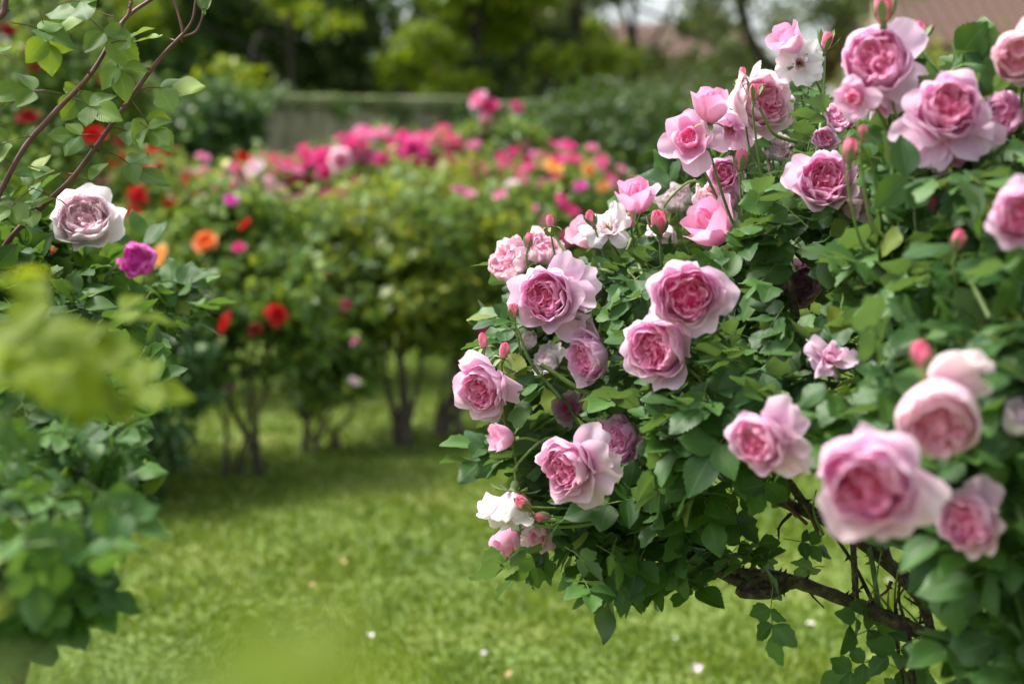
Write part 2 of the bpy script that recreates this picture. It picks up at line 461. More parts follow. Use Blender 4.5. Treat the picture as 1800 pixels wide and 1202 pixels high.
def compound(bases, dirs, norms, sizes, n_leaf=5):
    """compound rose leaves: returns leaflet pos, dir, normal, length, plus rachis segments"""
    pos, di, no, le, seg = [], [], [], [], []
    for b, d, nn, s in zip(bases, dirs, norms, sizes):
        d = d / np.linalg.norm(d)
        nn = nn - nn.dot(d) * d; nn = nn / np.linalg.norm(nn)
        sd = np.cross(d, nn)
        k = n_leaf if rng.random() < 0.7 else 3
        rl = s * (1.55 if k == 5 else 1.0)
        mid = b + d * rl * 0.5 + nn * 0.05 * rl
        tip = b + d * rl - nn * 0.06 * rl
        seg.append((b, mid)); seg.append((mid, tip))
        def add(p, dd, ss, j=0.28):
            pos.append(p); di.append(dd + rng.normal(0, 0.14, 3)); no.append(nn + rng.normal(0, j, 3)); le.append(ss * rng.uniform(0.85, 1.12))
        add(tip, d - 0.15 * nn, s * 1.08)
        add(b + d * rl * 0.82 - nn * 0.02 * rl, 0.55 * d + sd, s * 0.95); add(b + d * rl * 0.82 - nn * 0.02 * rl, 0.55 * d - sd, s * 0.95)
        if k == 5:
            add(mid, 0.35 * d + sd, s * 0.78); add(mid, 0.35 * d - sd, s * 0.78)
    return np.array(pos), np.array(di), np.array(no), np.array(le), seg

def prism(segs, r):
    a = np.array([s[0] for s in segs]); b = np.array([s[1] for s in segs])
    d = nrm(b - a); x = nrm(np.cross(d, [0.2, 0.5, 0.8])); y = np.cross(d, x)
    V = []
    for p in (a, b):
        for k in range(3):
            V.append(p + r * (math.cos(k * 2.094) * x + math.sin(k * 2.094) * y))
    V = np.stack(V, 1).reshape(-1, 3)
    f = np.array([[0, 1, 4, 3], [1, 2, 5, 4], [2, 0, 3, 5]])
    F = (f[None] + (np.arange(len(a)) * 6)[:, None, None]).reshape(-1, 4)
    return V, F, np.zeros((len(V), 2)), np.full(len(V), 0.5)

LEAF_MESH = {}
def leaf_objects(parent, org, mat_key, pos, R, tmpl, keep, n_max=300):
    """the leaflets that show largest become objects of their own; the rest one foliage mesh"""
    px, py, d = proj(pos + R[:, :, 1] * 0.5)
    nv = nrm(R[:, :, 2]); area = np.linalg.norm(R[:, :, 1], axis=1) ** 2 / d ** 2 * (np.abs((nv * nrm(pos - CAM)).sum(-1)) + 0.1)
    vis = (px > 0) & (px < 1800) & (py > 0) & (py < 1202)
    cell = {}
    gx, gy = (px / 14).astype(int), (py / 14).astype(int)
    for i in np.argsort(d):
        if not vis[i]:
            continue
        rad = max(0, int(math.sqrt(area[i]) * FPX / 14 * 0.22))
        own = (gx[i], gy[i]) not in cell
        if not own:
            vis[i] = False
        for ax in range(-rad, rad + 1):
            for ay in range(-rad, rad + 1):
                cell.setdefault((gx[i] + ax, gy[i] + ay), i)
    order = [i for i in np.argsort(-area) if vis[i]][:n_max]
    single = np.zeros(len(pos), bool); single[order] = True
    for i in order:
        key = (mat_key, int(tmpl[i]))
        if key not in LEAF_MESH:
            V, F, uv = LEAFT_FINE[tmpl[i]]
            LEAF_MESH[key] = mesh_np('leaf', V, F, uv, {'rnd': np.zeros(len(V))}, M[mat_key])
        m = Matrix(R[i].tolist()).to_4x4(); m.translation = Vector(pos[i] - org)
        link('leaf', LEAF_MESH[key], parent, mat=m)
    parts = []
    for t in range(len(LEAFT)):
        s = (~single) & (tmpl == t)
        if s.any():
            parts.append(scatter_mesh('f', LEAFT[t], pos[s] - org, R[s], rng.random(s.sum()), None))
    V, F, uv, rn = merge(parts)
    link('foliage', mesh_np('foliage', V, F, uv, {'rnd': rn}, M[mat_key]), parent, kind='stuff')

# ------------------------------------------------------------------ roses
def petal(phi, L=1.2, a0=0, a1=100, W=0.6, Rc=0.8, r0=0.08, z0=0.0, ruf=0.04, nu=9, nv=8, notch=0.05, curl=0.0, p=1.0, tint=(0.4, 0.1), roll=0.0):
    s = np.linspace(0, 1, 40)
    a = np.radians(a0 + (a1 - a0) * s ** p)
    ds = L / 39
    rr = r0 + np.concatenate([[0], np.cumsum(np.cos(a[:-1]) * ds)])
    zz = z0 + np.concatenate([[0], np.cumsum(np.sin(a[:-1]) * ds)])
    U, T = np.meshgrid(np.linspace(-1, 1, nu), np.linspace(0, 1, nv))
    ph = rng.random(3) * 6.283
    k = T * (1 - 0.24 * np.abs(U) ** 3.2 - notch * np.exp(-(U / 0.25) ** 2) + 0.03 * np.sin(6 * U + ph[0]) * T)
    r = np.interp(k, s, rr); z = np.interp(k, s, zz); aa = np.interp(k, s, a)
    w = W * (0.18 + 0.82 * np.sin(np.pi / 2 * np.clip(T / 0.7, 0, 1)))
    lat = U * w
    ang = lat / Rc
    xl = Rc * np.sin(ang)
    off = Rc * (1 - np.cos(ang)) + ruf * T ** 2 * np.sin(4.2 * U + ph[1]) + ruf * 0.5 * T * np.sin(7 * T + ph[2]) - curl * np.clip((T - 0.75) / 0.25, 0, 1) ** 2
    off = off + roll * U * T
    nr, nz = -np.sin(aa), np.cos(aa)
    r = r + off * nr; z = z + off * nz
    c, sn = math.cos(phi), math.sin(phi)
    V = np.stack([r * c - xl * sn, r * sn + xl * c, z], -1).reshape(-1, 3)
    i = np.arange(nv - 1)[:, None] * nu; j = np.arange(nu - 1)[None]
    F = np.stack([i + j, i + j + 1, i + nu + j + 1, i + nu + j], -1).reshape(-1, 4)
    uv = np.stack([U, T], -1).reshape(-1, 2)
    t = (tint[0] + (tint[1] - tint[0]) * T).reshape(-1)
    return V, F, uv, t

def wall_petal(cx, cy, phi, rho, h0, h1, spread=110, tint=(0.9, 0.5), nu=9, nv=5, lean=0.0):
    """a standing folded inner petal, U-shaped in plan"""
    th = np.radians(np.linspace(-spread, spread, nu)) + phi
    U, T = np.meshgrid(np.linspace(-1, 1, nu), np.linspace(0, 1, nv))
    TH = np.tile(th, (nv, 1))
    ph = rng.random(3) * 6.283
    rad = rho * (1 + 0.12 * np.sin(3 * U + ph[0]) + 0.30 * np.sin(np.pi * T) * 0.5) * (0.55 + 0.75 * T ** 1.5)
    top = h1 * (1 - 0.12 * np.abs(U) ** 2 + 0.05 * np.sin(5 * U + ph[1]))
    Z = h0 + (top - h0) * T
    X = cx + rad * np.cos(TH) + lean * math.cos(phi) * T ** 2; Y = cy + rad * np.sin(TH) + lean * math.sin(phi) * T ** 2
    V = np.stack([X, Y, Z], -1).reshape(-1, 3)
    i = np.arange(nv - 1)[:, None] * nu; j = np.arange(nu - 1)[None]
    F = np.stack([i + j, i + j + 1, i + nu + j + 1, i + nu + j], -1).reshape(-1, 4)
    t = (tint[0] + (tint[1] - tint[0]) * T).reshape(-1)
    return V, F, np.stack([U, T], -1).reshape(-1, 2), t

def heart(R=0.62, H=0.72, quarters=4, nest=5, deep=1.0):
    """quartered rosette: nested folded petals in a few swirls, filling the cup almost to its rim"""
    parts = []
    a = rng.random() * 6.283
    # added floor disc: keeps the crevices shallow so the heart catches more light
    rr = np.array([0.02, 0.45, 0.8, 1.12]) * R; th = np.linspace(0, 2 * np.pi, 13)
    V = np.array([(r * math.cos(t), r * math.sin(t), H * (0.70 - 0.10 * (r / R) ** 2) + 0.03 * rng.random()) for r in rr for t in th])
    ii = np.arange(3)[:, None] * 13; jj = np.arange(12)[None]
    F = np.stack([ii + jj, ii + 13 + jj, ii + 13 + jj + 1, ii + jj + 1], -1).reshape(-1, 4)
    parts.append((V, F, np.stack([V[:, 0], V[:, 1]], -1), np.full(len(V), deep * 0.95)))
    for q in range(quarters):
        ph = a + q * 6.283 / quarters + rng.normal(0, 0.15)
        cx, cy = 0.50 * R * math.cos(ph), 0.50 * R * math.sin(ph)
        for j in range(nest):
            rho = R * (0.05 + 0.10 * j) * rng.uniform(0.9, 1.1)
            tb = deep * (0.95 - 0.06 * j)
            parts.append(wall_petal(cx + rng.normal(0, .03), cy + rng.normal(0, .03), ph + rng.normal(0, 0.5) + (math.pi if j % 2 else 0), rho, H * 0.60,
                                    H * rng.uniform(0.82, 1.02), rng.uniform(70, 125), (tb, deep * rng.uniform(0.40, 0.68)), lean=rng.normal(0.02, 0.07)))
    for k in range(16):
        ph = rng.random() * 6.283; rr = R * (0.35 + 0.65 * math.sqrt(rng.random()))
        parts.append(wall_petal(rr * math.cos(ph), rr * math.sin(ph), ph + rng.normal(0, .7), R * rng.uniform(0.14, 0.34), H * 0.55, H * rng.uniform(0.85, 1.08), rng.uniform(50, 95), (deep * 0.75, deep * rng.uniform(.25, .5)), lean=rng.normal(.04, .06)))
    return parts

def sepals(n=5, L=0.5, down=-35, w=0.09, a0=10, r0=0.1):
    parts = []
    # swollen hip
    prof = [(0.03, -0.34), (0.10, -0.30), (0.15, -0.20), (0.14, -0.10), (0.12, -0.02), (0.22, 0.03)]
    seg = 8
    ang = np.linspace(0, 6.283, seg, endpoint=False)
    V = np.array([(r * math.cos(t), r * math.sin(t), z) for r, z in prof for t in ang])
    i = np.arange(len(prof) - 1)[:, None] * seg; j = np.arange(seg)[None]
    F = np.stack([i + j, i + (j + 1) % seg, i + seg + (j + 1) % seg, i + seg + j], -1).reshape(-1, 4)
    parts.append((V, F, np.zeros((len(V), 2)), np.full(len(V), .5)))
    for k in range(n):
        parts.append(petal(k * 6.283 / n + rng.normal(0, .1), L * rng.uniform(.85, 1.2), a0, down, w, 0.3, r0, 0.0, 0.02, 3, 6, notch=-0.35))
    return parts

def rose_template(kind, mat_key):
    """returns dict: heart parts (joined), list of single petals, calyx"""
    H, Pt = [], []
    if kind in ('full', 'deep', 'side', 'skirt'):
        dp = {'full': 0.92, 'deep': 1.05, 'side': 0.80, 'skirt': 0.88}[kind]
        hr = {'full': 0.42, 'deep': 0.50, 'side': 0.40, 'skirt': 0.44}[kind]
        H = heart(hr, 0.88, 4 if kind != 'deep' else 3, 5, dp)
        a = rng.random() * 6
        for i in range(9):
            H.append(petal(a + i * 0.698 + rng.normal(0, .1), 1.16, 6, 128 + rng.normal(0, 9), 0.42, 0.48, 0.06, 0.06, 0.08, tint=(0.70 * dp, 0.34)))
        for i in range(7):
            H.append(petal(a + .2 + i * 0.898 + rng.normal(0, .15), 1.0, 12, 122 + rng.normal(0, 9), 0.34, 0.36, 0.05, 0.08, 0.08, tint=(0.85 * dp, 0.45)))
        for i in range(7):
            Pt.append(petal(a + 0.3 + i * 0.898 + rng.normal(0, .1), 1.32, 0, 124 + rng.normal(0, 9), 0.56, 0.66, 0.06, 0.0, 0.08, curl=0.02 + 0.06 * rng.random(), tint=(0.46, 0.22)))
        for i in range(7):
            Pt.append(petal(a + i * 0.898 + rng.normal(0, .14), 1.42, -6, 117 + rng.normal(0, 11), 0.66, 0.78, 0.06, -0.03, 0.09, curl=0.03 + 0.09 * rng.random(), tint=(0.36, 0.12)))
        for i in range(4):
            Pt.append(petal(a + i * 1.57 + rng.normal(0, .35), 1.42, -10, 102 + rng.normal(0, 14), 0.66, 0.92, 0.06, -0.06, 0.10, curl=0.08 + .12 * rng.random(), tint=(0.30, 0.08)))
        ng = {'full': 1, 'deep': 2, 'side': 1, 'skirt': 5}[kind]
        for i in range(ng):
            if kind == 'skirt':
                ph = -1.0 + 2.0 * i / 4 + rng.normal(0, .12)
            else:
                ph = rng.uniform(-1.6, 1.6)
            Pt.append(petal(ph, (1.55 if kind == 'skirt' else 1.3) * rng.uniform(.9, 1.08), 5, 5 + rng.normal(0, 22), 0.56, 1.1, 0.08, -0.08, 0.11, curl=0.05, tint=(0.28, 0.07), roll=rng.normal(0, 0.12)))
    elif kind == 'globe':
        H = heart(0.48, 0.98, 4, 5, 0.8)
        a = rng.random() * 6
        for i in range(8):
            H.append(petal(a + i * 0.785, 1.28, 5, 132, 0.48, 0.55, 0.06, 0.02, 0.06, tint=(0.5, 0.26)))
        for lay, (L, a1, W) in enumerate([(1.42, 128, 0.62), (1.52, 124, 0.70)]):
            for i in range(6):
                Pt.append(petal(a + lay * 0.5 + i * 1.047 + rng.normal(0, .1), L, -8, a1 + rng.normal(0, 7), W, 0.8, 0.06, -0.03 * lay, 0.06, curl=0.02, tint=(0.38, 0.18 - 0.05 * lay)))
        for i in range(2):
            Pt.append(petal(rng.uniform(-0.9, 0.9), 1.4, 0, 25 + rng.normal(0, 15), 0.60, 1.0, 0.08, -0.08, 0.12, tint=(0.25, 0.05)))
    elif kind == 'spent':
        H = heart(0.6, 0.92, 4, 4, 0.55)
        a = rng.random() * 6
        for lay, (L, a1) in enumerate([(1.15, 135), (1.35, 130), (1.5, 120)]):
            for i in range(6):
                Pt.append(petal(a + lay * 0.5 + i * 1.047 + rng.normal(0, .2), L * rng.uniform(.9, 1.1), -8, a1 + rng.normal(0, 18), 0.62, 0.75, 0.06, -0.03 * lay, 0.13, curl=rng.normal(0.02, .06), tint=(0.35, 0.08 + 0.1 * rng.random())))
    elif kind == 'loose':
        for i in range(8):
            Pt.append(petal(i * 0.785 + rng.normal(0, .25), 1.25 * rng.uniform(.8, 1.1), 30 + rng.normal(0, 12), -10 + rng.normal(0, 40), 0.50, 0.9 * rng.choice([1, -1]), 0.06, 0.0, 0.14, curl=rng.normal(0, .08), tint=(0.22, 0.04), roll=rng.normal(0, .25)))
        for i in range(5):
            H.append(petal(i * 1.25 + rng.normal(0, .3), 0.75, 40, 95, 0.34, 0.4, 0.05, 0.05, 0.12, tint=(0.4, 0.15)))
    elif kind == 'droop':
        for i in range(9):
            Pt.append(petal(i * 0.7 + rng.normal(0, .2), 1.45 * rng.uniform(.75, 1.12), 42 + rng.normal(0, 10), 82 + rng.normal(0, 22), 0.44, 0.7, 0.10, 0.0, 0.14, curl=rng.normal(0.05, .12), tint=(0.30, 0.06 + .1 * rng.random()), roll=rng.normal(0, .3), notch=.12))
        for i in range(5):
            H.append(petal(i * 1.25, 0.9 + .1 * i, 65, 98, 0.36, 0.4, 0.05, 0.05, 0.10, tint=(0.5, 0.25)))
    elif kind == 'cup':
        H = heart(0.34, 0.78, 3, 3, 0.8)
        for i in range(6):
            H.append(petal(i * 1.047, 1.05, 25, 125, 0.46, 0.42, 0.05, 0.02, 0.04, tint=(0.75, 0.42)))
        for i in range(6):
            Pt.append(petal(i * 1.047 + rng.normal(0, .2), 1.3 * rng.uniform(.9, 1.1), 0, 80 + rng.normal(0, 18), 0.66, 0.85, 0.06, -0.02, 0.10, curl=0.12, tint=(0.45, 0.14)))
        for i in range(4):
            Pt.append(petal(i * 1.57 + rng.normal(0, .3), 1.4, 0, 35 + rng.normal(0, 20), 0.66, 1.1, 0.06, -0.05, 0.12, curl=0.1, tint=(0.30, 0.08)))
    elif kind == 'half':
        for i in range(6):
            Pt.append(petal(i * 2.4, 1.75 - 0.03 * i, 35 - 3 * i, 112 - 3 * i, 0.80, 0.50 + 0.03 * i, 0.05 + 0.01 * i, 0.0, 0.05, curl=0.05 + 0.03 * i, tint=(0.50 - .03 * i, 0.46 - 0.07 * i)))
        for i in range(5):
            H.append(petal(i * 1.35, 1.62 - .05 * i, 48, 124 + 5 * i, 0.52, 0.30, 0.04, 0.02, 0.04, curl=.03, tint=(0.62, 0.42)))
        for i in range(3):
            H.append(petal(i * 2.1, 1.5, 65, 118, 0.40, 0.16, 0.03, 0.02, 0.02, tint=(0.75, 0.55)))
    return H, Pt

ROSES = {}
def get_rose(kind, mat_key, var=0):
    key = (kind, mat_key, var)
    if key not in ROSES:
        H, Pt = rose_template(kind, mat_key)
        hm = None
        if H:
            V, F, uv, t = merge(H); hm = mesh_np('rose_heart', V, F, uv, {'tint': t}, M[mat_key])
        pm = [mesh_np('petal', V, F, uv, {'tint': t}, M[mat_key]) for V, F, uv, t in Pt]
        V, F, uv, t = merge(sepals(L=0.75))
        cm = mesh_np('calyx', V, F, uv, {'tint': t}, M['calyx'])
        sm = None
        if kind == 'loose':
            parts = []
            for k in range(22):
                th = rng.random() * 6.283; rr = rng.uniform(.03, .22)
                b = np.array([rr * .4 * math.cos(th), rr * .4 * math.sin(th), 0.05]); e = np.array([rr * math.cos(th), rr * math.sin(th), rng.uniform(.28, .4)])
                parts.append(tube([b, (b + e) / 2, e], 0.012, 0.028, 2, 4))
            V, F, uv, t = merge(parts); sm = mesh_np('stamens', V, F, uv, None, M['stamen'])
        ROSES[key] = (hm, pm, cm, sm)
    return ROSES[key]

def add_rose(bush, org, pos, facing, diam, kind='full', mat='pink', var=0, roll=0.0, stem_to=None, name='rose'):
    hm, pm, cm, sm = get_rose(kind, mat, var)
    f = nrm(np.array(facing))
    s = diam / 2.0 / {'full': 0.94, 'deep': 0.96, 'side': 0.96, 'skirt': 0.98, 'globe': 0.93, 'spent': 0.90, 'loose': 1.1, 'droop': 0.72, 'cup': 1.1, 'half': 0.62}.get(kind, 1)
    dep = {'droop': 0.8, 'half': 0.8, 'loose': 0.1}.get(kind, 0.45)
    base = np.array(pos) - f * s * dep
    r = link('rose', None, bush, mat=xform(base, frame(f, roll), s, org))
    if hm:
        link('heart', hm, r, kind='stuff')
    for m in pm:
        link('petal', m, r)
    link('calyx', cm, r)
    if sm:
        link('stamens', sm, r)
    if stem_to is not None:
        b = base - f * s * 0.30
        e = np.array(stem_to)
        mid = b - f * 0.06 + (e - b) * 0.35 + np.array([0, 0, -0.01])
        mid2 = b + (e - b) * 0.72 + np.array([0, 0, -0.02])
        link('stem', tube_mesh('stem', M['stem'], [b - org, b - f * 0.025 - org, mid - org, mid2 - org, e - org], 0.0019, 0.0029, 5, 6, 0.1, 6, 0.004), bush)
    return r

def bud_template():
    prof = [(0.10, 0.0), (0.28, 0.12), (0.33, 0.30), (0.29, 0.55), (0.19, 0.84), (0.09, 1.06), (0.01, 1.22)]
    seg = 12
    V, t = [], []
    for k, (r, z) in enumerate(prof):
        for j in range(seg):
            th = j * 6.283 / seg + 0.5 * z
            rr = r * (1 + 0.10 * ((j + k) % 4 == 0) + 0.04 * math.sin(3 * th))
            V.append((rr * math.cos(th), rr * math.sin(th), z)); t.append(0.25 + 0.42 * z)
    V = np.array(V); t = np.array(t)
    i = np.arange(len(prof) - 1)[:, None] * seg; j = np.arange(seg)[None]
    F = np.stack([i + j, i + (j + 1) % seg, i + seg + (j + 1) % seg, i + seg + j], -1).reshape(-1, 4)
    uv = np.stack([np.tile(np.arange(seg) / seg, len(prof)), np.repeat(np.linspace(0, 1, len(prof)), seg)], -1)
    body = [(V, F, uv, t)]
    for k in range(4):
        body.append(petal(k * 1.7, 1.20, 50, 122, 0.40, 0.32, 0.12, 0.03, 0.03, 7, 7, curl=0.0, notch=-0.12, tint=(0.15, 0.60)))
    b = mesh_np('bud_petals', *merge(body)[:3], {'tint': merge(body)[3]}, M['bud'])
    outs = []
    for down, L in ((98, 1.05), (-60, 0.95), (74, 1.35)):
        sp = sepals(5, L, down, 0.16, 45 if down > 0 else 10, 0.18)
        V, F, uv, tt = merge(sp)
        outs.append(mesh_np('sepals', V, F, uv, {'tint': tt}, M['calyx']))
    return b, outs

BUD, SEPALS = bud_template()
def add_bud(bush, org, pos, facing, width, var=0, stem_to=None):
    f = nrm(np.array(facing)); s = width / 0.80
    base = np.array(pos) - f * s * 0.5
    r = link('rosebud', BUD, bush, mat=xform(base, frame(f, rng.random() * 6), s, org))
    link('sepals', SEPALS[var % 3], r)
    if stem_to is not None:
        b = base - f * s * 0.3; e = np.array(stem_to)
        m = b - f * 0.04 + (e - b) * 0.35; m2 = b + (e - b) * .7 + np.array([0, 0, -.01])
        link('stem', tube_mesh('stem', M['stem'], [b - org, b - f * 0.015 - org, m - org, m2 - org, e - org], 0.0013, 0.0026, 5, 6, 0.1, 4, 0.004), bush)
    return r

# ------------------------------------------------------------------ ground
def lawn_height(x, y):
    return 0.012 * np.sin(1.3 * x + 0.7 * y) + 0.010 * np.sin(2.1 * y - 0.8 * x + 1) - 0.02

nx, ny = 90, 110
gx = np.concatenate([np.linspace(-120, -8, 12), np.linspace(-7, 7, 66), np.linspace(8, 120, 12)])
gy = np.concatenate([np.linspace(-60, 0, 8), np.linspace(0.5, 22, 90), np.linspace(25, 220, 12)])
XX, YY = np.meshgrid(gx, gy)
V = np.stack([XX, YY, lawn_height(XX, YY)], -1).reshape(-1, 3)
i = np.arange(len(gy) - 1)[:, None] * len(gx); j = np.arange(len(gx) - 1)[None]
F = np.stack([i + j, i + j + 1, i + len(gx) + j + 1, i + len(gx) + j], -1).reshape(-1, 4)
link('lawn', mesh_np('lawn', V, F, None, None, M['lawn']), kind='structure')

def make_grass():
    n = 205000
    u = rng.random(n)
    y = 2.6 * (20 / 2.6) ** u                      # denser close by
    x = (rng.random(n) * 2 - 1) * (0.42 * y + 0.7)
    z = lawn_height(x, y)
    far = np.clip((y - 3) / 9, 0, 1)
    tuft = 0.6 + 0.8 * (np.sin(5.1 * x + 1.7 * np.sin(3.3 * y)) * np.sin(4.3 * y + 1.1 * np.sin(2.9 * x)) * 0.5 + 0.5)
    h = rng.uniform(0.014, 0.032, n) * tuft * (1 + 0.5 * far)
    w = rng.uniform(0.0020, 0.0038, n) * (1 + 1.7 * far)
    clover = rng.random(n) < 0.10
    w = np.where(clover, w * 3.2, w); h = np.where(clover, h * 0.75, h)
    a = rng.random(n) * 6.283
    lean = rng.normal(0, 0.75, n) * h
    la = rng.random(n) * 6.283
    b = np.stack([x, y, z], -1)
    sx = np.stack([np.cos(a) * w, np.sin(a) * w, 0 * w], -1)
    ld = np.stack([np.cos(la) * lean, np.sin(la) * lean, 0 * w], -1)
    up = np.stack([0 * h, 0 * h, h], -1)
    V = np.stack([b - sx, b + sx, b + sx * 0.9 + up * 0.6 + ld * 0.35, b - sx * 0.9 + up * 0.6 + ld * 0.35, b + up + ld], 1)
    F = np.array([[0, 1, 2], [0, 2, 3], [3, 2, 4]])
    FF = (F[None] + (np.arange(n) * 5)[:, None, None]).reshape(-1, 3)
    rn = np.repeat(np.clip(rng.normal(0.5, 0.2, n) + 0.06 * clover, 0, 1), 5)
    me = mesh_np('grass', V.reshape(-1, 3), FF, None, {'rnd': rn}, M['grass'])
    link('grass', me, kind='stuff', label='short mown green lawn grass with clover', category='grass')
make_grass()

# ------------------------------------------------------------------ wall, ivy, house, trees
def box_part(name, mat, lo, hi, parent=None, org=(0, 0, 0), bev=0.0):
    lo = np.array(lo, float) - org; hi = np.array(hi, float) - org
    x0, y0, z0 = lo; x1, y1, z1 = hi
    if bev:
        b = bev
        V = []
        for (z, ins) in ((z0, b), (z0 + b, 0), (z1 - b, 0), (z1, b)):
            V += [(x0 + ins, y0 + ins, z), (x1 - ins, y0 + ins, z), (x1 - ins, y1 - ins, z), (x0 + ins, y1 - ins, z)]
        V = np.array(V)
        F = [[3, 2, 1, 0], [12, 13, 14, 15]]
        for k in range(3):
            for j in range(4):
                F.append([k * 4 + j, k * 4 + (j + 1) % 4, k * 4 + 4 + (j + 1) % 4, k * 4 + 4 + j])
        F = np.array(F)
    else:
        V = np.array([(x, y, z) for z in (z0, z1) for x, y in ((x0, y0), (x1, y0), (x1, y1), (x0, y1))])
        F = np.array([[3, 2, 1, 0], [4, 5, 6, 7], [0, 1, 5, 4], [1, 2, 6, 5], [2, 3, 7, 6], [3, 0, 4, 7]])
    return link(name, mesh_np(name, V, F, None, None, mat, smooth=False), parent)

def foliage_blob(clumps, n, size, up=0.6, sigma=0.35, T=SMALL, out=0.6, stray=0.0):
    """leaves gathered in small clusters inside ellipsoids: clumps = [(centre, radii, weight)]"""
    w = np.array([c[2] for c in clumps], float); w /= w.sum()
    pos, nor = [], []
    for (c, r, _), k in zip(clumps, (w * n).astype(int)):
        c = np.asarray(c, float); r = np.asarray(r, float) * np.ones(3)
        nc = max(4, k // 45)
        d = nrm(rng.normal(0, 1, (nc, 3)))
        rad = rng.random((nc, 1)) ** 0.45
        rad = np.where(rng.random((nc, 1)) < stray, rng.uniform(1.0, 1.45, (nc, 1)), rad)
        cc = c + d * r * rad
        idx = rng.integers(0, nc, k)
        p = cc[idx] + rng.normal(0, 1, (k, 3)) * r.mean() * sigma * np.array([1, 1, 0.7])
        pos.append(p); nor.append(nrm((p - c) / r) * out)
    pos = np.concatenate(pos); nor = np.concatenate(nor)
    m = len(pos)
    nn = nrm(nor + np.array([0, 0, up]) + rng.normal(0, 0.45, (m, 3)))
    dd = rng.normal(0, 1, (m, 3)) + nor * 0.8 + np.array([0, 0, -0.35])
    p, R = leaf_frames(pos, dd, nn, size * rng.uniform(0.7, 1.25, m))
    return scatter_mesh('f', T, p, R, rng.random(m), None)

def blob_object(name, mat, clumps, n, size, parent=None, org=np.zeros(3), kind='stuff', **k):
    V, F, uv, rn = foliage_blob(clumps, n, size, **k)
    return link(name, mesh_np(name, V - org, F, uv, {'rnd': rn}, mat), parent, kind=kind)

# old garden wall
wl = P(380, 180, 14.0); wr = P(1330, 200, 16.5)
worg = np.array([wl[0], wl[1], 0.0])
wall = empty('garden_wall', worg, 'weathered grey plastered garden wall with mossy coping behind the roses', 'wall')
wd = nrm(np.array([wr[0] - wl[0], wr[1] - wl[1], 0])); wn_ = np.array([-wd[1], wd[0], 0])
wlen = math.hypot(wr[0] - wl[0], wr[1] - wl[1])
wall.rotation_euler = (0, 0, math.atan2(wd[1], wd[0]))
WH = 2.02
body_n = 40
xs = np.linspace(-3.5, wlen, body_n)
V, F = [], []
zs = np.linspace(-0.05, WH, 9)
for yoff in (0.0, 0.45):
    for z in zs:
        for x in xs:
            V.append((x, yoff + (-1 if yoff == 0 else 1) * 0.03 * rng.random(), z))
nxs, nzs = len(xs), len(zs)
for s in range(2):
    for a in range(nzs - 1):
        for b in range(nxs - 1):
            o = s * nxs * nzs + a * nxs + b
            F.append([o, o + 1, o + nxs + 1, o + nxs] if s == 0 else [o + 1, o, o + nxs, o + nxs + 1])
for b in range(nxs - 1):
    o = (nzs - 1) * nxs + b; o2 = nxs * nzs + o
    F.append([o, o + 1, o2 + 1, o2])
link('wall_body', mesh_np('wall_body', V, F, None, None, M['wall'], smooth=False), wall)
x = -3.5
while x < wlen - 0.1:
    l = rng.uniform(0.45, 0.75); dz = rng.uniform(-0.02, 0.03); dy = rng.uniform(-.02, .02)
    box_part('coping_stone', M['coping'], (x + 0.006, -0.09 + dy, WH + 0.003), (x + l - 0.006, 0.54 + dy, WH + 0.13 + dz), wall, bev=0.03)
    x += l

def plant_on(name, label, cat, base, mat, clumps, n, size, canes=0, cane_mat='graycane', group=None, **k):
    base = np.array(base, float)
    o = empty(name, base, label, cat, group)
    blob_object('foliage', M[mat], clumps, n, size, o, base, **k)
    c0 = np.mean([np.asarray(c[0]) for c in clumps], 0)
    for q in range(canes):
        c = np.asarray(clumps[q % len(clumps)][0])
        b = base + np.array([rng.normal(0, .08), rng.normal(0, .08), -0.03])
        link('stem', tube_mesh('stem', M[cane_mat], [b - base, b * 0.6 + c * 0.4 + rng.normal(0, .08, 3) - base, c - base], 0.025, 0.01, 5, 6, .2), o)
    return o

# ivy cascading over the wall, seen left of the bare plaster
plant_on('ivy', 'glossy ivy mound spilling over the wall beside bare grey plaster', 'ivy', G(380, 545), 'leaf_ivy',
         [(P(370, 195, 13.6), (0.45, 0.35, 0.25), 2), (P(300, 215, 13.4), (0.6, 0.4, 0.40), 2), (P(200, 215, 13.4), (0.7, 0.4, 0.5), 2), (P(430, 215, 13.7), (0.16, 0.2, 0.22), .8), (P(100, 220, 13.4), (0.7, 0.4, 0.6), 2), (P(280, 340, 13.3), (0.7, 0.3, 0.6), 2)], 9000, 0.095, canes=4, sigma=.2)
plant_on('creeper', 'low creeper growing along the mossy wall top', 'creeper', G(640, 520) + np.array([0, 0.2, 0]), 'leaf_ivy',
         [(P(480, 182, 14.45), (0.5, 0.25, 0.09), 1), (P(560, 188, 14.55), (0.4, 0.25, 0.08), 1), (P(680, 205, 14.9), (0.5, 0.25, 0.08), 1), (P(800, 212, 15.1), (0.6, 0.3, 0.12), 1.5), (P(900, 222, 15.3), (0.5, 0.3, 0.15), 1.5)], 2600, 0.085, canes=3, sigma=.2)
plant_on('hedge', 'dark green clipped hedge in front of the wall below the white house', 'hedge', G(1080, 540), 'leaf_dark',
         [(P(960, 250, 13.6), (0.45, 0.5, 0.45), 1), (P(1040, 245, 13.5), (0.5, 0.5, 0.45), 1.4), (P(1140, 250, 13.3), (0.55, 0.5, 0.5), 1.4), (P(1240, 250, 13.2), (0.6, 0.5, 0.5), 1.4), (P(1060, 360, 13.4), (0.9, 0.5, 0.7), 2), (P(1200, 370, 13.2), (0.8, 0.5, 0.8), 2), (P(1350, 270, 13.2), (0.7, 0.5, 0.6), 1.4)], 12000, 0.08, canes=5, cane_mat='bark')

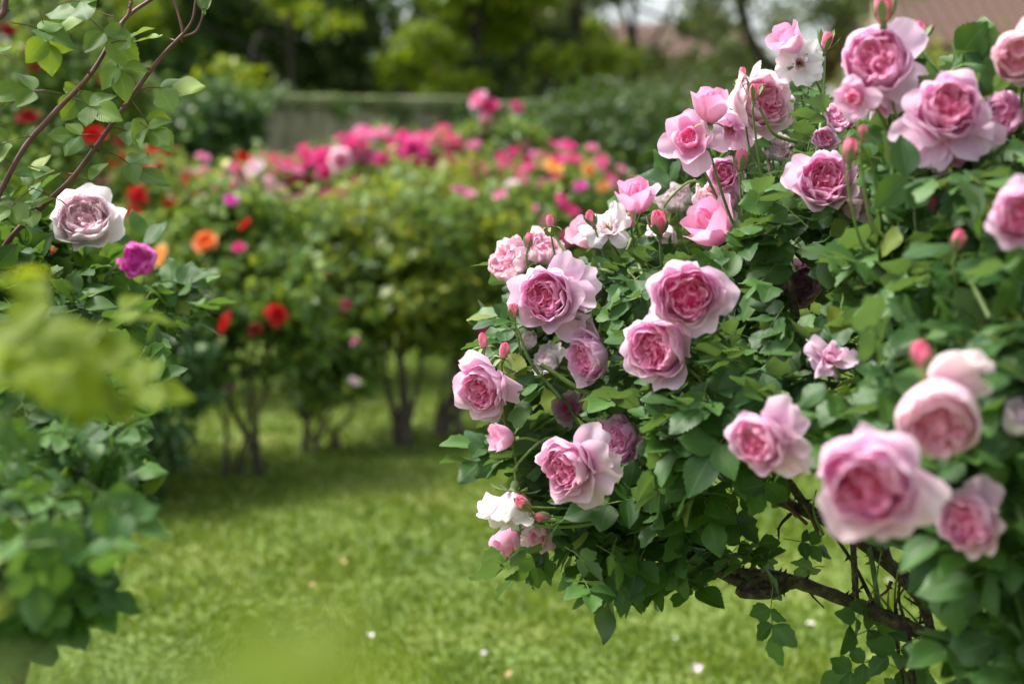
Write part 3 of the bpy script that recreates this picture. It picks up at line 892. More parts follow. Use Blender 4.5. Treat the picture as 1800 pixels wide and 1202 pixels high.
# houses
def roof_part(name, x0, x1, y0, z0, y1, z1, parent, org, th=0.12):
    a = [(x0, y0, z0), (x1, y0, z0), (x1, y1, z1), (x0, y1, z1)]
    V = np.array(a + [(p[0], p[1], p[2] - th) for p in a]) - org
    F = np.array([[0, 1, 2, 3], [7, 6, 5, 4], [0, 4, 5, 1], [1, 5, 6, 2], [2, 6, 7, 3], [3, 7, 4, 0]])
    return link(name, mesh_np(name, V, F, None, None, M['roof'], smooth=False), parent)

def tile_rows(roof, x0, x1, y0, z0, y1, z1, org, pitch=0.24):
    """barrel tile columns running down the slope"""
    n = int((x1 - x0) / pitch)
    c = np.array([(y1 - y0), (z1 - z0)]); ln = np.linalg.norm(c)
    nv = np.array([-c[1], c[0]]) / ln
    seg = 5
    prof = [(pitch * 0.46 * math.cos(t), pitch * 0.40 * math.sin(t)) for t in np.linspace(0, math.pi, seg)]
    V = []
    for k, (yy, zz) in enumerate(((y0 - .02, z0 + .004), (y1, z1 + .004))):
        for (a, h) in prof:
            V.append((a, yy - y0 + nv[0] * h, zz - z0 + nv[1] * h))
    F = [[q, q + 1, seg + q + 1, seg + q] for q in range(seg - 1)]
    me = mesh_np('tile_row', np.array(V), np.array(F), None, None, M['roof'])
    for q in range(n):
        link('tile_row', me, roof, loc=(x0 + (q + 0.5) * pitch - org[0], y0 - org[1], z0 - org[2] + 0.004))

def house(name, label, x0, x1, y0, depth, eave, ridge, wallmat, windows=(), over=0.45):
    org = np.array([(x0 + x1) / 2, y0, 0.0])
    h = empty(name, org, label, 'house')
    box_part('wall', wallmat, (x0, y0, -0.05), (x1, y0 + depth, eave), h, org)
    ym = y0 + depth / 2
    sl = (ridge - eave) / (ym - y0)
    r = roof_part('roof', x0 - over, x1 + over, y0 - over, eave + 0.1 - sl * over, ym, ridge + 0.1, h, org)
    roof_part('roof', x0 - over, x1 + over, ym, ridge + 0.1, y0 + depth + over, eave + 0.1 - sl * over, h, org)
    tile_rows(r, x0 - over, x1 + over, y0 - over, eave + 0.1 - sl * over, ym, ridge + 0.1, org)
    V = np.array([(x0, y0 + .02, eave), (x0, ym, ridge), (x0, y0 + depth - .02, eave), (x1, y0 + .02, eave), (x1, ym, ridge), (x1, y0 + depth - .02, eave)]) - org
    link('gable', mesh_np('gable', V[:3], np.array([[0, 2, 1]]), None, None, wallmat, smooth=False), h)
    link('gable', mesh_np('gable', V[3:], np.array([[0, 1, 2]]), None, None, wallmat, smooth=False), h)
    g = tube_mesh('gutter', M['shutter'], [(x0 - over - org[0], -over - 0.07, eave - sl * over), (0, -over - .07, eave - sl * over), (x1 + over - org[0], -over - .07, eave - sl * over)], 0.07, 0.07, 3, 8)
    link('gutter', g, h)
    for (wx, wz, ww, wh) in windows:
        f = box_part('window', M['whitewash'], (wx - ww / 2 - .07, y0 - 0.04, wz - .07), (wx + ww / 2 + .07, y0 - 0.003, wz + wh + .07), h, org)
        for s in (-1, 1):
            cxp = wx + s * ww / 4
            box_part('pane', M['glass'], (cxp - ww / 4 + .03, y0 - 0.05, wz + .02), (cxp + ww / 4 - .03, y0 - 0.043, wz + wh - .02), f, org)
        for s in (-1, 1):
            cxp = wx + s * (ww / 2 + 0.36)
            box_part('shutter', M['shutter'], (cxp - 0.26, y0 - 0.05, wz - .03), (cxp + 0.26, y0 - 0.006, wz + wh + .03), h, org)
    return h

a = P(1635, 60, 24)
house('brick_roofed_house', 'house with low brown tiled roof and dark gutter behind the roses', a[0], a[0] + 9, a[1], 7.0, 3.55, 5.6, M['plaster'],
      [(a[0] + 1.6, 1.1, 0.9, 1.3), (a[0] + 4.2, 1.1, 0.9, 1.3)])
b = P(1010, 130, 27)
house('white_house', 'pale house with tiled roof half hidden by trees beyond the hedge', b[0], b[0] + 3.3, b[1], 6.0, 3.4, 4.3, M['whitewash'],
      [(b[0] + 1.9, 1.5, 0.9, 1.2)])
c = P(1000, 205, 20)
sh = house('tiled_shed', 'small shed with pinkish tiled roof just above the hedge', c[0], c[0] + 1.9, c[1], 1.6, 1.85, 2.35, M['plaster'], over=0.2)

def tree(name, label, base, trunk, r0, clumps, n, size, leafmat, branches=6, group=None, **k):
    base = np.array(base, float)
    o = empty(name, base, label, 'tree', group)
    t = [np.asarray(p, float) - base for p in trunk]
    tr = link('trunk', tube_mesh('trunk', M['bark'], t, r0, r0 * 0.45, 6, 10, 0.15), o)
    top = t[-1]
    for q in range(branches):
        cc = np.asarray(clumps[q % len(clumps)][0]) - base
        st = t[-2] * (1 - q / branches) + top * (q / branches)
        mid = (st + cc) / 2 + rng.normal(0, .15, 3) + np.array([0, 0, .2])
        link('limb', tube_mesh('limb', M['bark'], [st, mid, cc], r0 * .42, r0 * .12, 5, 7, .15), o)
    blob_object('crown', M[leafmat], clumps, n, size, o, base, T=TINY, **k)
    return o

def rclumps(cx, cy, z0, z1, rx, ry, n, r):
    out = []
    for q in range(n):
        th = rng.random() * 6.283; rr = math.sqrt(rng.random())
        z = z0 + (z1 - z0) * rng.random()
        out.append(((cx + rx * rr * math.cos(th), cy + ry * rr * math.sin(th), z), np.array([1, 1, 0.6]) * r * rng.uniform(.7, 1.2), 1))
    return out

def gtree(px, d, name, label, mat, z0, z1, rx, n_cl, r, n, size, r0=0.2, group=None, lean=0.0, **k):
    x = (px - 900) / FPX * d; y = d
    base = (x, y, -0.1)
    trunk = [base, (x + lean * .3, y, z0 * 0.5), (x + lean * .7, y, z0), (x + lean, y, (z0 + z1) / 2 + 0.5)]
    return tree(name, label, base, trunk, r0, rclumps(x + lean, y, z0, z1, rx, rx * .8, n_cl, r), n, size, mat, group=group, **k)

TG = 'trees beyond the garden wall'
gtree(150, 19, 'broadleaf_tree', 'green tree behind the ivy at the red climbing rose', 'leaf_ivy', 1.9, 6.0, 2.2, 44, 0.6, 15000, 0.14, group=TG)
gtree(400, 20, 'broadleaf_tree', 'dense dark tree overhanging the wall above the ivy', 'leaf_dark', 1.9, 6.5, 2.3, 50, 0.65, 17000, 0.15, 0.25, group=TG)
gtree(640, 22, 'broadleaf_tree', 'dense dark tree over the bare stretch of wall', 'leaf_dark', 1.8, 6.5, 2.4, 50, 0.7, 17000, 0.16, 0.25, group=TG)
gtree(520, 17.6, 'broadleaf_tree', 'mid green tree with bright lower sprays behind the bare wall', 'leaf_tree', 2.3, 4.6, 1.7, 13, 0.32, 2600, 0.13, 0.07, group=TG)
gtree(835, 18, 'lime_tree', 'bright yellow-green tree drooping over the end of the wall', 'leaf_tree', 2.25, 4.6, 1.05, 30, 0.34, 9000, 0.12, 0.14, group=TG)
gtree(860, 24, 'broadleaf_tree', 'dark tree standing behind the bright yellow-green one', 'leaf_dark', 1.7, 6.5, 1.7, 34, 0.7, 13000, 0.16, 0.2, group=TG)
gtree(1110, 21, 'thin_tree', 'thinly leaved tree letting sky through above the white house', 'leaf_olive', 2.3, 5.6, 2.2, 46, 0.40, 9500, 0.12, 0.1, group=TG)
gtree(1010, 19, 'thin_tree', 'slender green tree between the yellow-green tree and the white house', 'leaf_tree', 2.2, 4.6, 0.7, 16, 0.32, 2600, 0.11, 0.07, group=TG)
# far wood closing the view
blob_object('wood', M['leaf_dark'], [(((px - 900) / FPX * 33, 33 + rng.normal(0, 1), z), (1.9, 1.6, 1.1), 1) for px in range(-900, 960, 130) for z in (0.8, 2.4, 4.0, 5.6)], 22000, 0.38, sigma=.4, T=TINY)
bpy.data.objects['wood']['label'] = 'dark mass of woodland closing the view behind the trees'
bpy.data.objects['wood']['category'] = 'wood'
# leaning trunk tree
lb = G(1440, 470)
tb = [P(1475, 330, 17), P(1430, 190, 17), P(1345, 110, 17), P(1310, 40, 17), P(1295, -80, 17), P(1330, -250, 17)]
tb[0][2] = -0.1
tree('crooked_tree', 'crooked dark tree leaning beside the tall pink roses', tb[0], tb, 0.10,
     [(P(1240, 20, 17), (.5, .5, .3), 1), (P(1400, -40, 17), (.7, .6, .4), 1.5), (P(1330, -150, 17), (.9, .8, .5), 2), (P(1180, -90, 17), (.7, .7, .4), 1.5), (P(1460, 30, 17.5), (.4, .4, .25), .8), (P(1540, -60, 17), (.7, .6, .4), 1.2), (P(1290, 130, 17.4), (.5, .4, .3), .7)], 4200, 0.10, 'leaf_olive', 7, group=TG)
plant_on('olive_shrub', 'olive-yellow shrub below the brown roof', 'shrub', G(1690, 480), 'leaf_yellow', [(P(1700, 135, 19), (1.0, .6, .5), 2), (P(1570, 140, 19), (.6, .5, .5), 1.5), (P(1620, 190, 19), (.7, .6, .6), 1.5), (P(1830, 170, 19), (.9, .6, .6), 1.5), (P(1500, 240, 19), (.9, .6, .5), 1.5), (P(1700, 330, 19), (1.6, .6, .9), 3)], 7000, 0.10, canes=4, cane_mat='bark')
plant_on('brown_shrub', 'dull brown-green shrub in front of the white house', 'shrub', G(1300, 480), 'leaf_olive', [(P(1230, 180, 18), (.6, .5, .4), 1), (P(1380, 180, 18), (.6, .5, .5), 1), (P(1300, 240, 18), (.9, .5, .5), 1.5), (P(960, 170, 18), (.45, .4, .3), 1)], 4500, 0.10, canes=3, cane_mat='bark')

# ------------------------------------------------------------------ mid-distance rose bushes
def simple_rose(mat_key, var):
    parts = []
    for lay, (L, a1, W, n) in enumerate([(1.25, 40, .62, 5), (1.2, 85, .60, 5), (1.1, 120, .5, 5), (0.95, 135, .4, 4)]):
        for q in range(n):
            parts.append(petal(q * 6.283 / n + lay * .5 + rng.normal(0, .15), L, 0, a1 + rng.normal(0, 10), W, .8, .06, -.02 * (3 - lay), .06, 5, 5, tint=(.35 + .2 * lay, .08 + .14 * lay)))
    V, F, uv, t = merge(parts)
    return mesh_np('rose_bloom', V, F, uv, {'tint': t}, M[mat_key])
SIMPLE = {}
def add_small_rose(bush, org, pos, diam, mat, facing=None):
    k = (mat, int(rng.integers(0, 3)))
    if k not in SIMPLE:
        SIMPLE[k] = simple_rose(*k)
    f = facing if facing is not None else nrm(np.array([rng.normal(0, .5), -0.7 + rng.normal(0, .3), 0.7 + rng.normal(0, .3)]))
    link('rose', SIMPLE[k], bush, mat=xform(pos, frame(f, rng.random() * 6), diam / 2.1, org))

BG = 'rose bushes planted in rows on the lawn'
def mid_bush(label, base_px, crown, leafmat, n, size=0.05, canes=6, cane_mat='graycane', cane_r=0.014, roses=(), random_roses=(), spread=0.10, mix=None):
    """crown: [(px, py, rx_px, ry_px, dd, weight)] ellipsoids about depth + dd"""
    base = G(*base_px)
    d0 = proj(base)[2][0]
    org = np.array([base[0], base[1], 0.0])
    o = empty('rose_bush', org, label, 'rose bush', BG)
    cl = []
    for (px, py, rx, ry, dd, w) in crown:
        d = d0 + dd
        cl.append((P(px, py, d), (rx * d / FPX, 0.8 * rx * d / FPX, ry * d / FPX), w))
    blob_object('foliage', M[leafmat], cl, int(n * 0.9), size * 1.04, o, org, up=0.75, sigma=0.27, stray=0.30)
    if mix:
        blob_object('foliage', M[mix], cl, int(n * 0.6), size, o, org, up=0.75, sigma=0.30, stray=0.45)
    for q in range(canes):
        c = np.asarray(cl[q % len(cl)][0])
        th = rng.random() * 6.283
        b = org + np.array([spread * math.cos(th), spread * math.sin(th), -0.04])
        m = b * 0.55 + c * 0.45 + np.array([rng.normal(0, .06), rng.normal(0, .05), rng.normal(0, .04)])
        e = c + rng.normal(0, .08, 3)
        V = [b - org, b * .8 + m * .2 + np.array([0, 0, .05]) - org, m - org, e - org]
        link('cane', tube_mesh('cane', M[cane_mat], V, cane_r * rng.uniform(.8, 1.7), cane_r * .4, 5, 6, .25), o)
    for (px, py, dpx, mat, dd) in roses:
        d = d0 + dd
        add_small_rose(o, org, P(px, py, d), dpx * d / FPX, mat)
    for (k, count, dpx, mats) in random_roses:
        c, r, _ = cl[k]
        r = np.array(r)
        for q in range(count):
            v = nrm(rng.normal(0, 1, 3)); v[2] = abs(v[2]) * .9 + .1; v[1] = -abs(v[1])
            v = nrm(v)
            p = c + v * r * rng.uniform(0.95, 1.4)
            add_small_rose(o, org, p, dpx * d0 / FPX * rng.uniform(.8, 1.2), mats[int(rng.integers(0, len(mats)))], nrm(v + np.array([0, -.3, .3])))
    return o

mid_bush('rose bush with scarlet roses and many thin bare stems', (425, 835),
         [(440, 500, 110, 75, 0, 3), (370, 440, 95, 80, .1, 2), (300, 560, 70, 80, .2, 2), (500, 560, 70, 90, .1, 2), (400, 620, 100, 50, .1, 1.5), (470, 400, 80, 60, .2, 1.5), (330, 640, 60, 60, .1, 1)],
         'leaf_mid', 7500, 0.062, 9, 'graycane', 0.010,
         roses=[(400, 570, 42, 'red', -.42), (483, 557, 40, 'red', -.42), (450, 580, 24, 'darkred', -.4), (362, 428, 42, 'orange', -.42), (288, 450, 40, 'apricot', -.5), (434, 396, 26, 'red', -.3), (240, 347, 36, 'red', -.3), (235, 377, 26, 'red', -.3), (420, 437, 22, 'hot', -.35), (390, 680, 22, 'white', -.2), (408, 680, 16, 'magenta', -.2), (405, 355, 26, 'magenta', -.2)])
mid_bush('low rose bush with leafy stems beside the scarlet roses', (562, 782),
         [(570, 560, 75, 70, 0, 2), (590, 640, 60, 55, 0, 1.5), (540, 670, 40, 40, 0, .6), (610, 480, 70, 60, .2, 2)],
         'leaf_mid', 4500, 0.062, 7, 'graycane', 0.011,
         roses=[(558, 628, 26, 'white', -.35), (622, 672, 20, 'white', -.3), (570, 478, 26, 'apricot', -.4), (610, 535, 20, 'hot', -.3), (625, 600, 16, 'softpink', -.3)])
mid_bush('yellow-green rose bush on a short crooked trunk', (708, 768),
         [(720, 400, 120, 75, 0, 3), (630, 450, 90, 80, .1, 2), (800, 430, 90, 90, .1, 2), (700, 520, 100, 70, 0, 2), (760, 350, 90, 50, .2, 1.5), (620, 570, 60, 50, 0, 1), (540, 420, 70, 60, .3, 1.2), (780, 560, 70, 60, .1, 1)],
         'leaf_yellow', 6500, 0.062, 5, 'graycane', 0.016, spread=.04, mix='leaf_mid',
         roses=[(560, 478, 24, 'apricot', -.3), (820, 345, 30, 'softpink', -.4), (805, 335, 24, 'softpink', -.4)])
mid_bush('dark green rose bush with two upright trunks beside the yellow-green bush', (795, 752),
         [(850, 470, 110, 90, .1, 3), (900, 400, 90, 80, .3, 2), (820, 560, 90, 60, .1, 2), (930, 540, 90, 70, .3, 2), (880, 330, 70, 60, .4, 1.5), (860, 620, 70, 40, .1, 1)],
         'leaf_mid', 7500, 0.062, 4, 'graycane', 0.02, spread=.10,
         roses=[(850, 585, 26, 'hot', -.4), (890, 570, 20, 'hot', -.3), (880, 345, 24, 'softpink', -.3)])
mid_bush('rose bush with hot pink flowers low behind the big pink shrub', (905, 742),
         [(960, 420, 110, 70, .2, 3), (1000, 350, 90, 60, .4, 2), (980, 520, 110, 90, .2, 3), (1080, 450, 100, 90, .4, 2), (950, 640, 80, 50, .1, 1.5)],
         'leaf_mid', 6500, 0.062, 5, 'graycane', 0.016, random_roses=[(1, 34, 24, ['hot', 'hot', 'softpink']), (0, 16, 22, ['hot', 'softpink'])],
         roses=[(1000, 420, 30, 'hot', -.3), (985, 360, 34, 'hot', -.3), (1005, 375, 26, 'hot', -.3), (1020, 330, 24, 'magenta', -.2), (970, 300, 40, 'apricot', -.2), (1035, 300, 24, 'apricot', -.2), (1040, 262, 20, 'softpink', -.2), (1060, 330, 24, 'apricot', -.2), (930, 300, 30, 'hot', -.3), (900, 325, 24, 'white', -.3)])
mid_bush('broad rose bush smothered in hot pink flowers before the wall', (640, 665),
         [(560, 320, 100, 45, 0, 2), (680, 300, 110, 50, 0, 2.5), (790, 290, 90, 45, .1, 2), (640, 380, 150, 70, 0, 3), (500, 370, 100, 60, 0, 2), (760, 390, 110, 70, .1, 2)],
         'leaf_mid', 8000, 0.062, 6, 'graycane', 0.014,
         random_roses=[(0, 55, 24, ['hot', 'hot', 'hot', 'softpink']), (1, 62, 24, ['hot', 'hot', 'hot', 'softpink']), (2, 58, 24, ['hot', 'hot', 'hot', 'softpink']), (3, 38, 22, ['hot', 'softpink', 'hot']), (4, 38, 22, ['softpink', 'hot', 'hot']), (5, 38, 22, ['softpink', 'hot', 'hot'])],
         roses=[(640, 240, 42, 'softpink', -.3), (598, 280, 40, 'blush', -.5), (720, 265, 40, 'hot', -.5)])
mid_bush('tall rose bush with lone pink blooms on long shoots', (868, 668),
         [(880, 250, 55, 40, 0, 1.5), (860, 330, 90, 60, 0, 2), (940, 330, 80, 60, .1, 2), (900, 420, 120, 80, 0, 2)],
         'leaf_mid', 5000, 0.062, 6, 'graycane', 0.012,
         random_roses=[(1, 50, 25, ['hot', 'hot', 'softpink']), (2, 56, 25, ['hot', 'hot', 'softpink']), (3, 40, 22, ['hot', 'hot', 'softpink'])],
         roses=[(843, 178, 34, 'softpink', 0), (862, 190, 30, 'hot', 0), (850, 216, 36, 'softpink', 0), (908, 190, 20, 'hot', 0), (790, 245, 24, 'hot', 0)])
mid_bush('rose bush with pink and red flowers behind the scarlet roses', (330, 690),
         [(300, 330, 110, 55, 0, 2), (420, 350, 100, 50, 0, 2), (200, 330, 100, 60, 0, 2), (320, 420, 150, 70, 0, 2.5), (120, 360, 90, 70, 0, 1.5)],
         'leaf_mid', 7000, 0.062, 6, 'graycane', 0.012,
         random_roses=[(1, 34, 20, ['softpink', 'blush', 'softpink', 'hot']), (0, 12, 22, ['red', 'softpink'])],
         roses=[(355, 350, 36, 'red', -.5), (360, 372, 40, 'red', -.5), (365, 335, 28, 'magenta', -.5), (335, 318, 30, 'red', -.5), (243, 345, 36, 'red', -.5), (425, 280, 26, 'red', -.3), (275, 243, 26, 'red', -.3), (210, 288, 44, 'red', -.6), (175, 292, 40, 'red', -.6), (168, 245, 36, 'red', -.5), (115, 268, 36, 'magenta', -.6), (450, 300, 36, 'white', -.4), (180, 315, 30, 'softpink', -.4), (130, 320, 30, 'red', -.5), (90, 300, 30, 'red', -.5), (250, 300, 26, 'red', -.5), (300, 355, 26, 'red', -.5), (390, 330, 24, 'red', -.4), (150, 350, 26, 'magenta', -.5), (60, 330, 30, 'red', -.5)])
mid_bush('rose bush with arching dark canes between the pale rose and the scarlet roses', (215, 845),
         [(200, 520, 110, 90, 0, 3), (270, 600, 70, 70, 0, 2), (130, 600, 100, 90, 0, 2), (230, 420, 110, 70, .1, 2), (80, 480, 100, 90, .1, 2), (250, 680, 50, 40, 0, .8)],
         'leaf_mid', 7500, 0.062, 8, 'cane', 0.013, spread=.18,
         roses=[(95, 445, 24, 'red', -.4)])

mid_bush('leafy rose bush with many dark stems, nearest of the row on the lawn', (190, 900),
         [(120, 640, 110, 80, 0, 2), (220, 700, 90, 70, .1, 2), (100, 780, 100, 70, 0, 2), (290, 620, 70, 80, .3, 2), (180, 800, 80, 50, .1, 1.5), (270, 770, 50, 60, .2, 1), (-40, 700, 120, 110, 0, 2)],
         'leaf_shade', 9000, 0.05, 9, 'cane', 0.009, spread=.2)
# tall red climber at the far side
cb = G(40, 800)
cl_org = np.array([cb[0] - .3, cb[1], 0.0])
climb = empty('climbing_rose', cl_org, 'tall climbing rose dotted with dark red blooms below the reddish canes', 'rose bush')
dcl = proj(cl_org)[2][0]
ccl = [(P(px, py, dcl + dd), np.array([rx, .8 * rx, ry]) * dcl / FPX, w) for px, py, rx, ry, dd, w in
       [(60, 120, 90, 70, 0, 2), (160, 150, 80, 70, 0, 2), (20, 220, 90, 80, 0, 2), (230, 190, 60, 60, .1, 1.2), (110, 260, 110, 60, 0, 2), (60, 20, 90, 60, 0, 1.2), (-120, 150, 120, 120, 0, 2), (50, 380, 140, 100, .1, 2)]]
blob_object('foliage', M['leaf_mid'], ccl, 7000, 0.055, climb, cl_org, sigma=.24)
for q in range(6):
    e = np.asarray(ccl[q][0])
    link('cane', tube_mesh('cane', M['cane'], [np.array([rng.normal(0, .1), rng.normal(0, .1), -.04]), np.array([rng.normal(0, .1), rng.normal(0, .1), .6]), (e - cl_org) * .7, e - cl_org], .013, .005, 5, 6, .2), climb)
for (px, py, w, m) in [(50, 212, 34, 'darkred'), (65, 97, 22, 'darkred'), (14, 57, 24, 'darkred'), (48, 88, 16, 'darkred'), (190, 140, 22, 'red'), (62, 122, 20, 'darkred'), (165, 243, 34, 'red'), (220, 250, 30, 'darkred')]:
    add_small_rose(climb, cl_org, P(px, py, dcl - .35), w * dcl / FPX * 1.15, m)

# ------------------------------------------------------------------ the big pink shrub rose
def idw(ctrl):
    c = np.array(ctrl, float)
    def f(px, py):
        w = 1.0 / (((px[:, None] - c[:, 0]) / 150) ** 2 + ((py[:, None] - c[:, 1]) / 150) ** 2 + 0.05) ** 1.5
        return (w * c[:, 2]).sum(1) / w.sum(1)
    return f

def canopy(poly, zf, n, thick, size, center, avoid=(), up=0.75, outw=0.45, droop=0.15, near=0.5):
    poly = np.array(poly, float)
    lo, hi = poly.min(0), poly.max(0)
    px = rng.uniform(lo[0], hi[0], n * 4); py = rng.uniform(lo[1], hi[1], n * 4)
    k = inside(poly, px, py)
    px, py = px[k][:n], py[k][:n]
    # thinner towards the outline: distance to the outline in pixels
    A = poly; B = np.roll(poly, -1, 0)
    q = np.stack([px, py], -1)[:, None]
    t = np.clip(((q - A) * (B - A)).sum(-1) / ((B - A) ** 2).sum(-1), 0, 1)
    dist = np.linalg.norm(q - (A + t[..., None] * (B - A)), axis=-1).min(1)
    th = thick * np.clip(dist / 160, 0.25, 1)
    d = zf(px, py) + (1 - np.clip(dist / 90, 0, 1)) * 0.10 + th * rng.random(len(px)) ** 1.15
    base = CAM + d[:, None] * FWD + ((px - 900) / FPX * d)[:, None] * RGT + ((601 - py) / FPX * d)[:, None] * UPV
    out = nrm(base - center)
    dirs = nrm(out * 0.8 + rng.normal(0, 0.6, base.shape) + np.array([0, 0, -droop]))
    nor = nrm(out * outw + np.array([0, 0, up]) + rng.normal(0, 0.38, base.shape))
    pos, di, no, le, seg = compound(base, dirs, nor, size * np.clip(d / near, 0.55, 1) * rng.uniform(0.78, 1.18, len(base)))
    keep = np.ones(len(pos), bool)
    p2, q2, d2 = proj(pos + nrm(di) * le[:, None] * 0.55)
    for (ax, ay, ar, ad) in avoid:
        keep &= ~(((p2 - ax) ** 2 + (q2 - ay) ** 2 < (ar + le * FPX / d2 * 0.30) ** 2) & (d2 < ad + 0.035))
    mid = np.array([(a + b) / 2 for a, b in seg]); p3, q3, d3 = proj(mid)
    ks = np.ones(len(seg), bool)
    for (ax, ay, ar, ad) in avoid:
        ks &= ~(((p3 - ax) ** 2 + (q3 - ay) ** 2 < (ar + 25) ** 2) & (d3 < ad + 0.05))
    seg = [sg for sg, kk in zip(seg, ks) if kk]
    pos, R = leaf_frames(pos[keep], di[keep], no[keep], le[keep])
    tm = rng.integers(0, len(LEAFT), len(pos))
    return pos, R, tm, seg

BORG = np.array([1.25, 1.95, 0.0])
BC = np.array([0.85, 2.05, 1.05])
bush = empty('pink_shrub_rose', BORG, 'large shrub rose in full bloom with cupped light pink roses', 'rose bush')

# (px, py, width px, depth, facing(right, up, viewer), kind, material, variant)
BIG = [
    (850, 680, 98, 2.00, (-.45, -.22, .85), 'full', 'pink', 0, 5.4),
    (897, 462, 80, 2.12, (-.55, .35, .6), 'spent', 'blush', 0, 0.5),
    (955, 440, 72, 2.22, (.3, .6, .5), 'spent', 'blush', 1, 1.5),
    (960, 522, 112, 2.02, (-.32, .05, .9), 'skirt', 'pink', 0, 0.0),
    (1036, 627, 92, 2.02, (-.75, -.12, .6), 'side', 'pink', 0, 1.2),
    (1158, 612, 118, 1.80, (-.5, -.12, .82), 'full', 'pink', 1, 0.6),
    (1208, 518, 124, 1.76, (-.08, .02, 1), 'deep', 'pink', 0, 0.2),
    (998, 820, 108, 1.88, (-.55, -.05, .8), 'skirt', 'pink', 1, 0.1),
    (1088, 772, 84, 2.03, (-.4, .25, .7), 'spent', 'pink', 0, 2.2),
    (998, 718, 56, 2.16, (-.3, .3, .6), 'cup', 'pink', 0, 0.0),
    (897, 905, 78, 1.96, (-.15, -.95, .25), 'droop', 'white', 0, 0.4),
    (890, 950, 40, 2.02, (-.5, -.6, .4), 'half', 'pink', 0, 0.0),
    (945, 945, 50, 2.06, (-.2, -.7, .4), 'droop', 'pink', 1, 1.4),
    (880, 768, 38, 1.97, (-.95, .15, .25), 'half', 'pink', 1, 0.0),
    (1070, 405, 88, 2.14, (-.15, .45, .8), 'loose', 'white', 0, 0.3),
    (1030, 410, 46, 2.2, (-.6, .6, .3), 'half', 'blush', 3, 0.3),
    (1117, 346, 50, 2.18, (-.1, .85, .35), 'half', 'pink', 2, 0.8),
    (1188, 352, 62, 2.30, (-.2, .6, .5), 'spent', 'white', 2, 0.7),
    (1262, 352, 76, 2.18, (-.1, .5, .8), 'spent', 'blush', 2, 2.7),
    (1248, 395, 66, 2.10, (-.6, .7, .35), 'half', 'pink', 3, 1.7),
    (1212, 245, 92, 2.02, (-.25, .30, .85), 'cup', 'pink', 1, 0.4),
    (1250, 186, 50, 2.00, (0, .9, .3), 'half', 'pink', 4, 2.2),
    (1335, 182, 112, 2.10, (.35, .15, .8), 'deep', 'blush', 1, 0.9),
    (1285, 225, 96, 2.16, (-.2, -.3, .8), 'loose', 'pink', 1, 1.6),
    (1405, 112, 84, 2.08, (-.05, -.15, .9), 'loose', 'white', 1, 1.0),
    (1384, 72, 46, 2.08, (-.6, .6, .3), 'half', 'pink', 5, 0.0),
    (1540, 108, 128, 1.64, (-.28, .15, .9), 'globe', 'pink', 0, 0.0),
    (1503, 172, 66, 1.58, (-.5, -.1, .7), 'cup', 'pink', 2, 0.0),
    (1548, 178, 70, 1.68, (0, -.8, .5), 'droop', 'pink', 0, 0.0),
    (1664, 190, 126, 1.58, (-.05, .25, .85), 'skirt', 'pink', 2, 4.6),
    (1668, 250, 100, 1.62, (.05, -.85, .45), 'droop', 'pink', 1, 0.6),
    (1792, 100, 104, 1.52, (-.35, -.05, .85), 'globe', 'blush', 1, 0.3),
    (1450, 318, 104, 1.88, (-.1, .22, .9), 'full', 'pink', 2, 2.0),
    (1505, 362, 50, 1.95, (.6, .2, .5), 'droop', 'blush', 2, 1.0),
    (1765, 205, 84, 1.66, (-.4, .1, .6), 'spent', 'pink', 1, 1.0),
    (1795, 378, 108, 1.36, (-.2, .0, .9), 'full', 'pink', 3, 1.4),
    (1455, 632, 92, 1.74, (.15, .5, .5), 'loose', 'pink', 2, 0.2),
    (1412, 505, 78, 2.08, (-.45, .15, .7), 'spent', 'mauve', 0, 1.1),
    (1335, 772, 112, 1.52, (-.65, -.15, .65), 'skirt', 'pink', 3, 0.0),
    (1650, 728, 162, 1.30, (-.2, -.40, .8), 'globe', 'blush', 0, 0.8),
    (1528, 845, 186, 1.26, (-.30, -.18, .88), 'full', 'pink', 4, -0.7),
    (1705, 915, 112, 1.34, (-.6, -.05, .65), 'side', 'pink', 1, 0.5),
    (1790, 738, 50, 1.36, (.1, .6, .4), 'half', 'white', 0, 0.5),
    (1368, 262, 54, 2.22, (0, .4, .6), 'spent', 'white', 1, 0.0),
    (1275, 305, 60, 2.16, (-.2, .1, .8), 'side', 'pink', 2, 0.0),
    (1480, 205, 56, 1.95, (-.3, .3, .6), 'spent', 'pink', 2, 0.3),
    (1448, 245, 44, 2.0, (0, .3, .7), 'side', 'pink', 3, 0.3),
    (962, 632, 48, 2.10, (-.5, .4, .4), 'droop', 'white', 1, 0.0),
    (930, 600, 36, 2.12, (-.5, .4, .4), 'spent', 'white', 0, 0.0),
    (1165, 412, 44, 2.14, (-.1, -.7, .4), 'droop', 'white', 2, 0.4),
    (1930, 330, 120, 1.45, (.2, .3, .85), 'full', 'pink', 0, 1.0), (2040, 480, 120, 1.50, (.5, .2, .75), 'skirt', 'pink', 1, 2.0), (1950, 620, 130, 1.36, (.1, .1, .9), 'deep', 'pink', 1, 0.0),
    (2090, 720, 110, 1.48, (.6, .1, .7), 'full', 'pink', 2, 0.0), (1960, 900, 110, 1.40, (.1, -.2, .9), 'spent', 'blush', 1, 0.0), (1900, 190, 100, 1.62, (0, .6, .6), 'globe', 'pink', 0, 0.0),
]
avoid = []
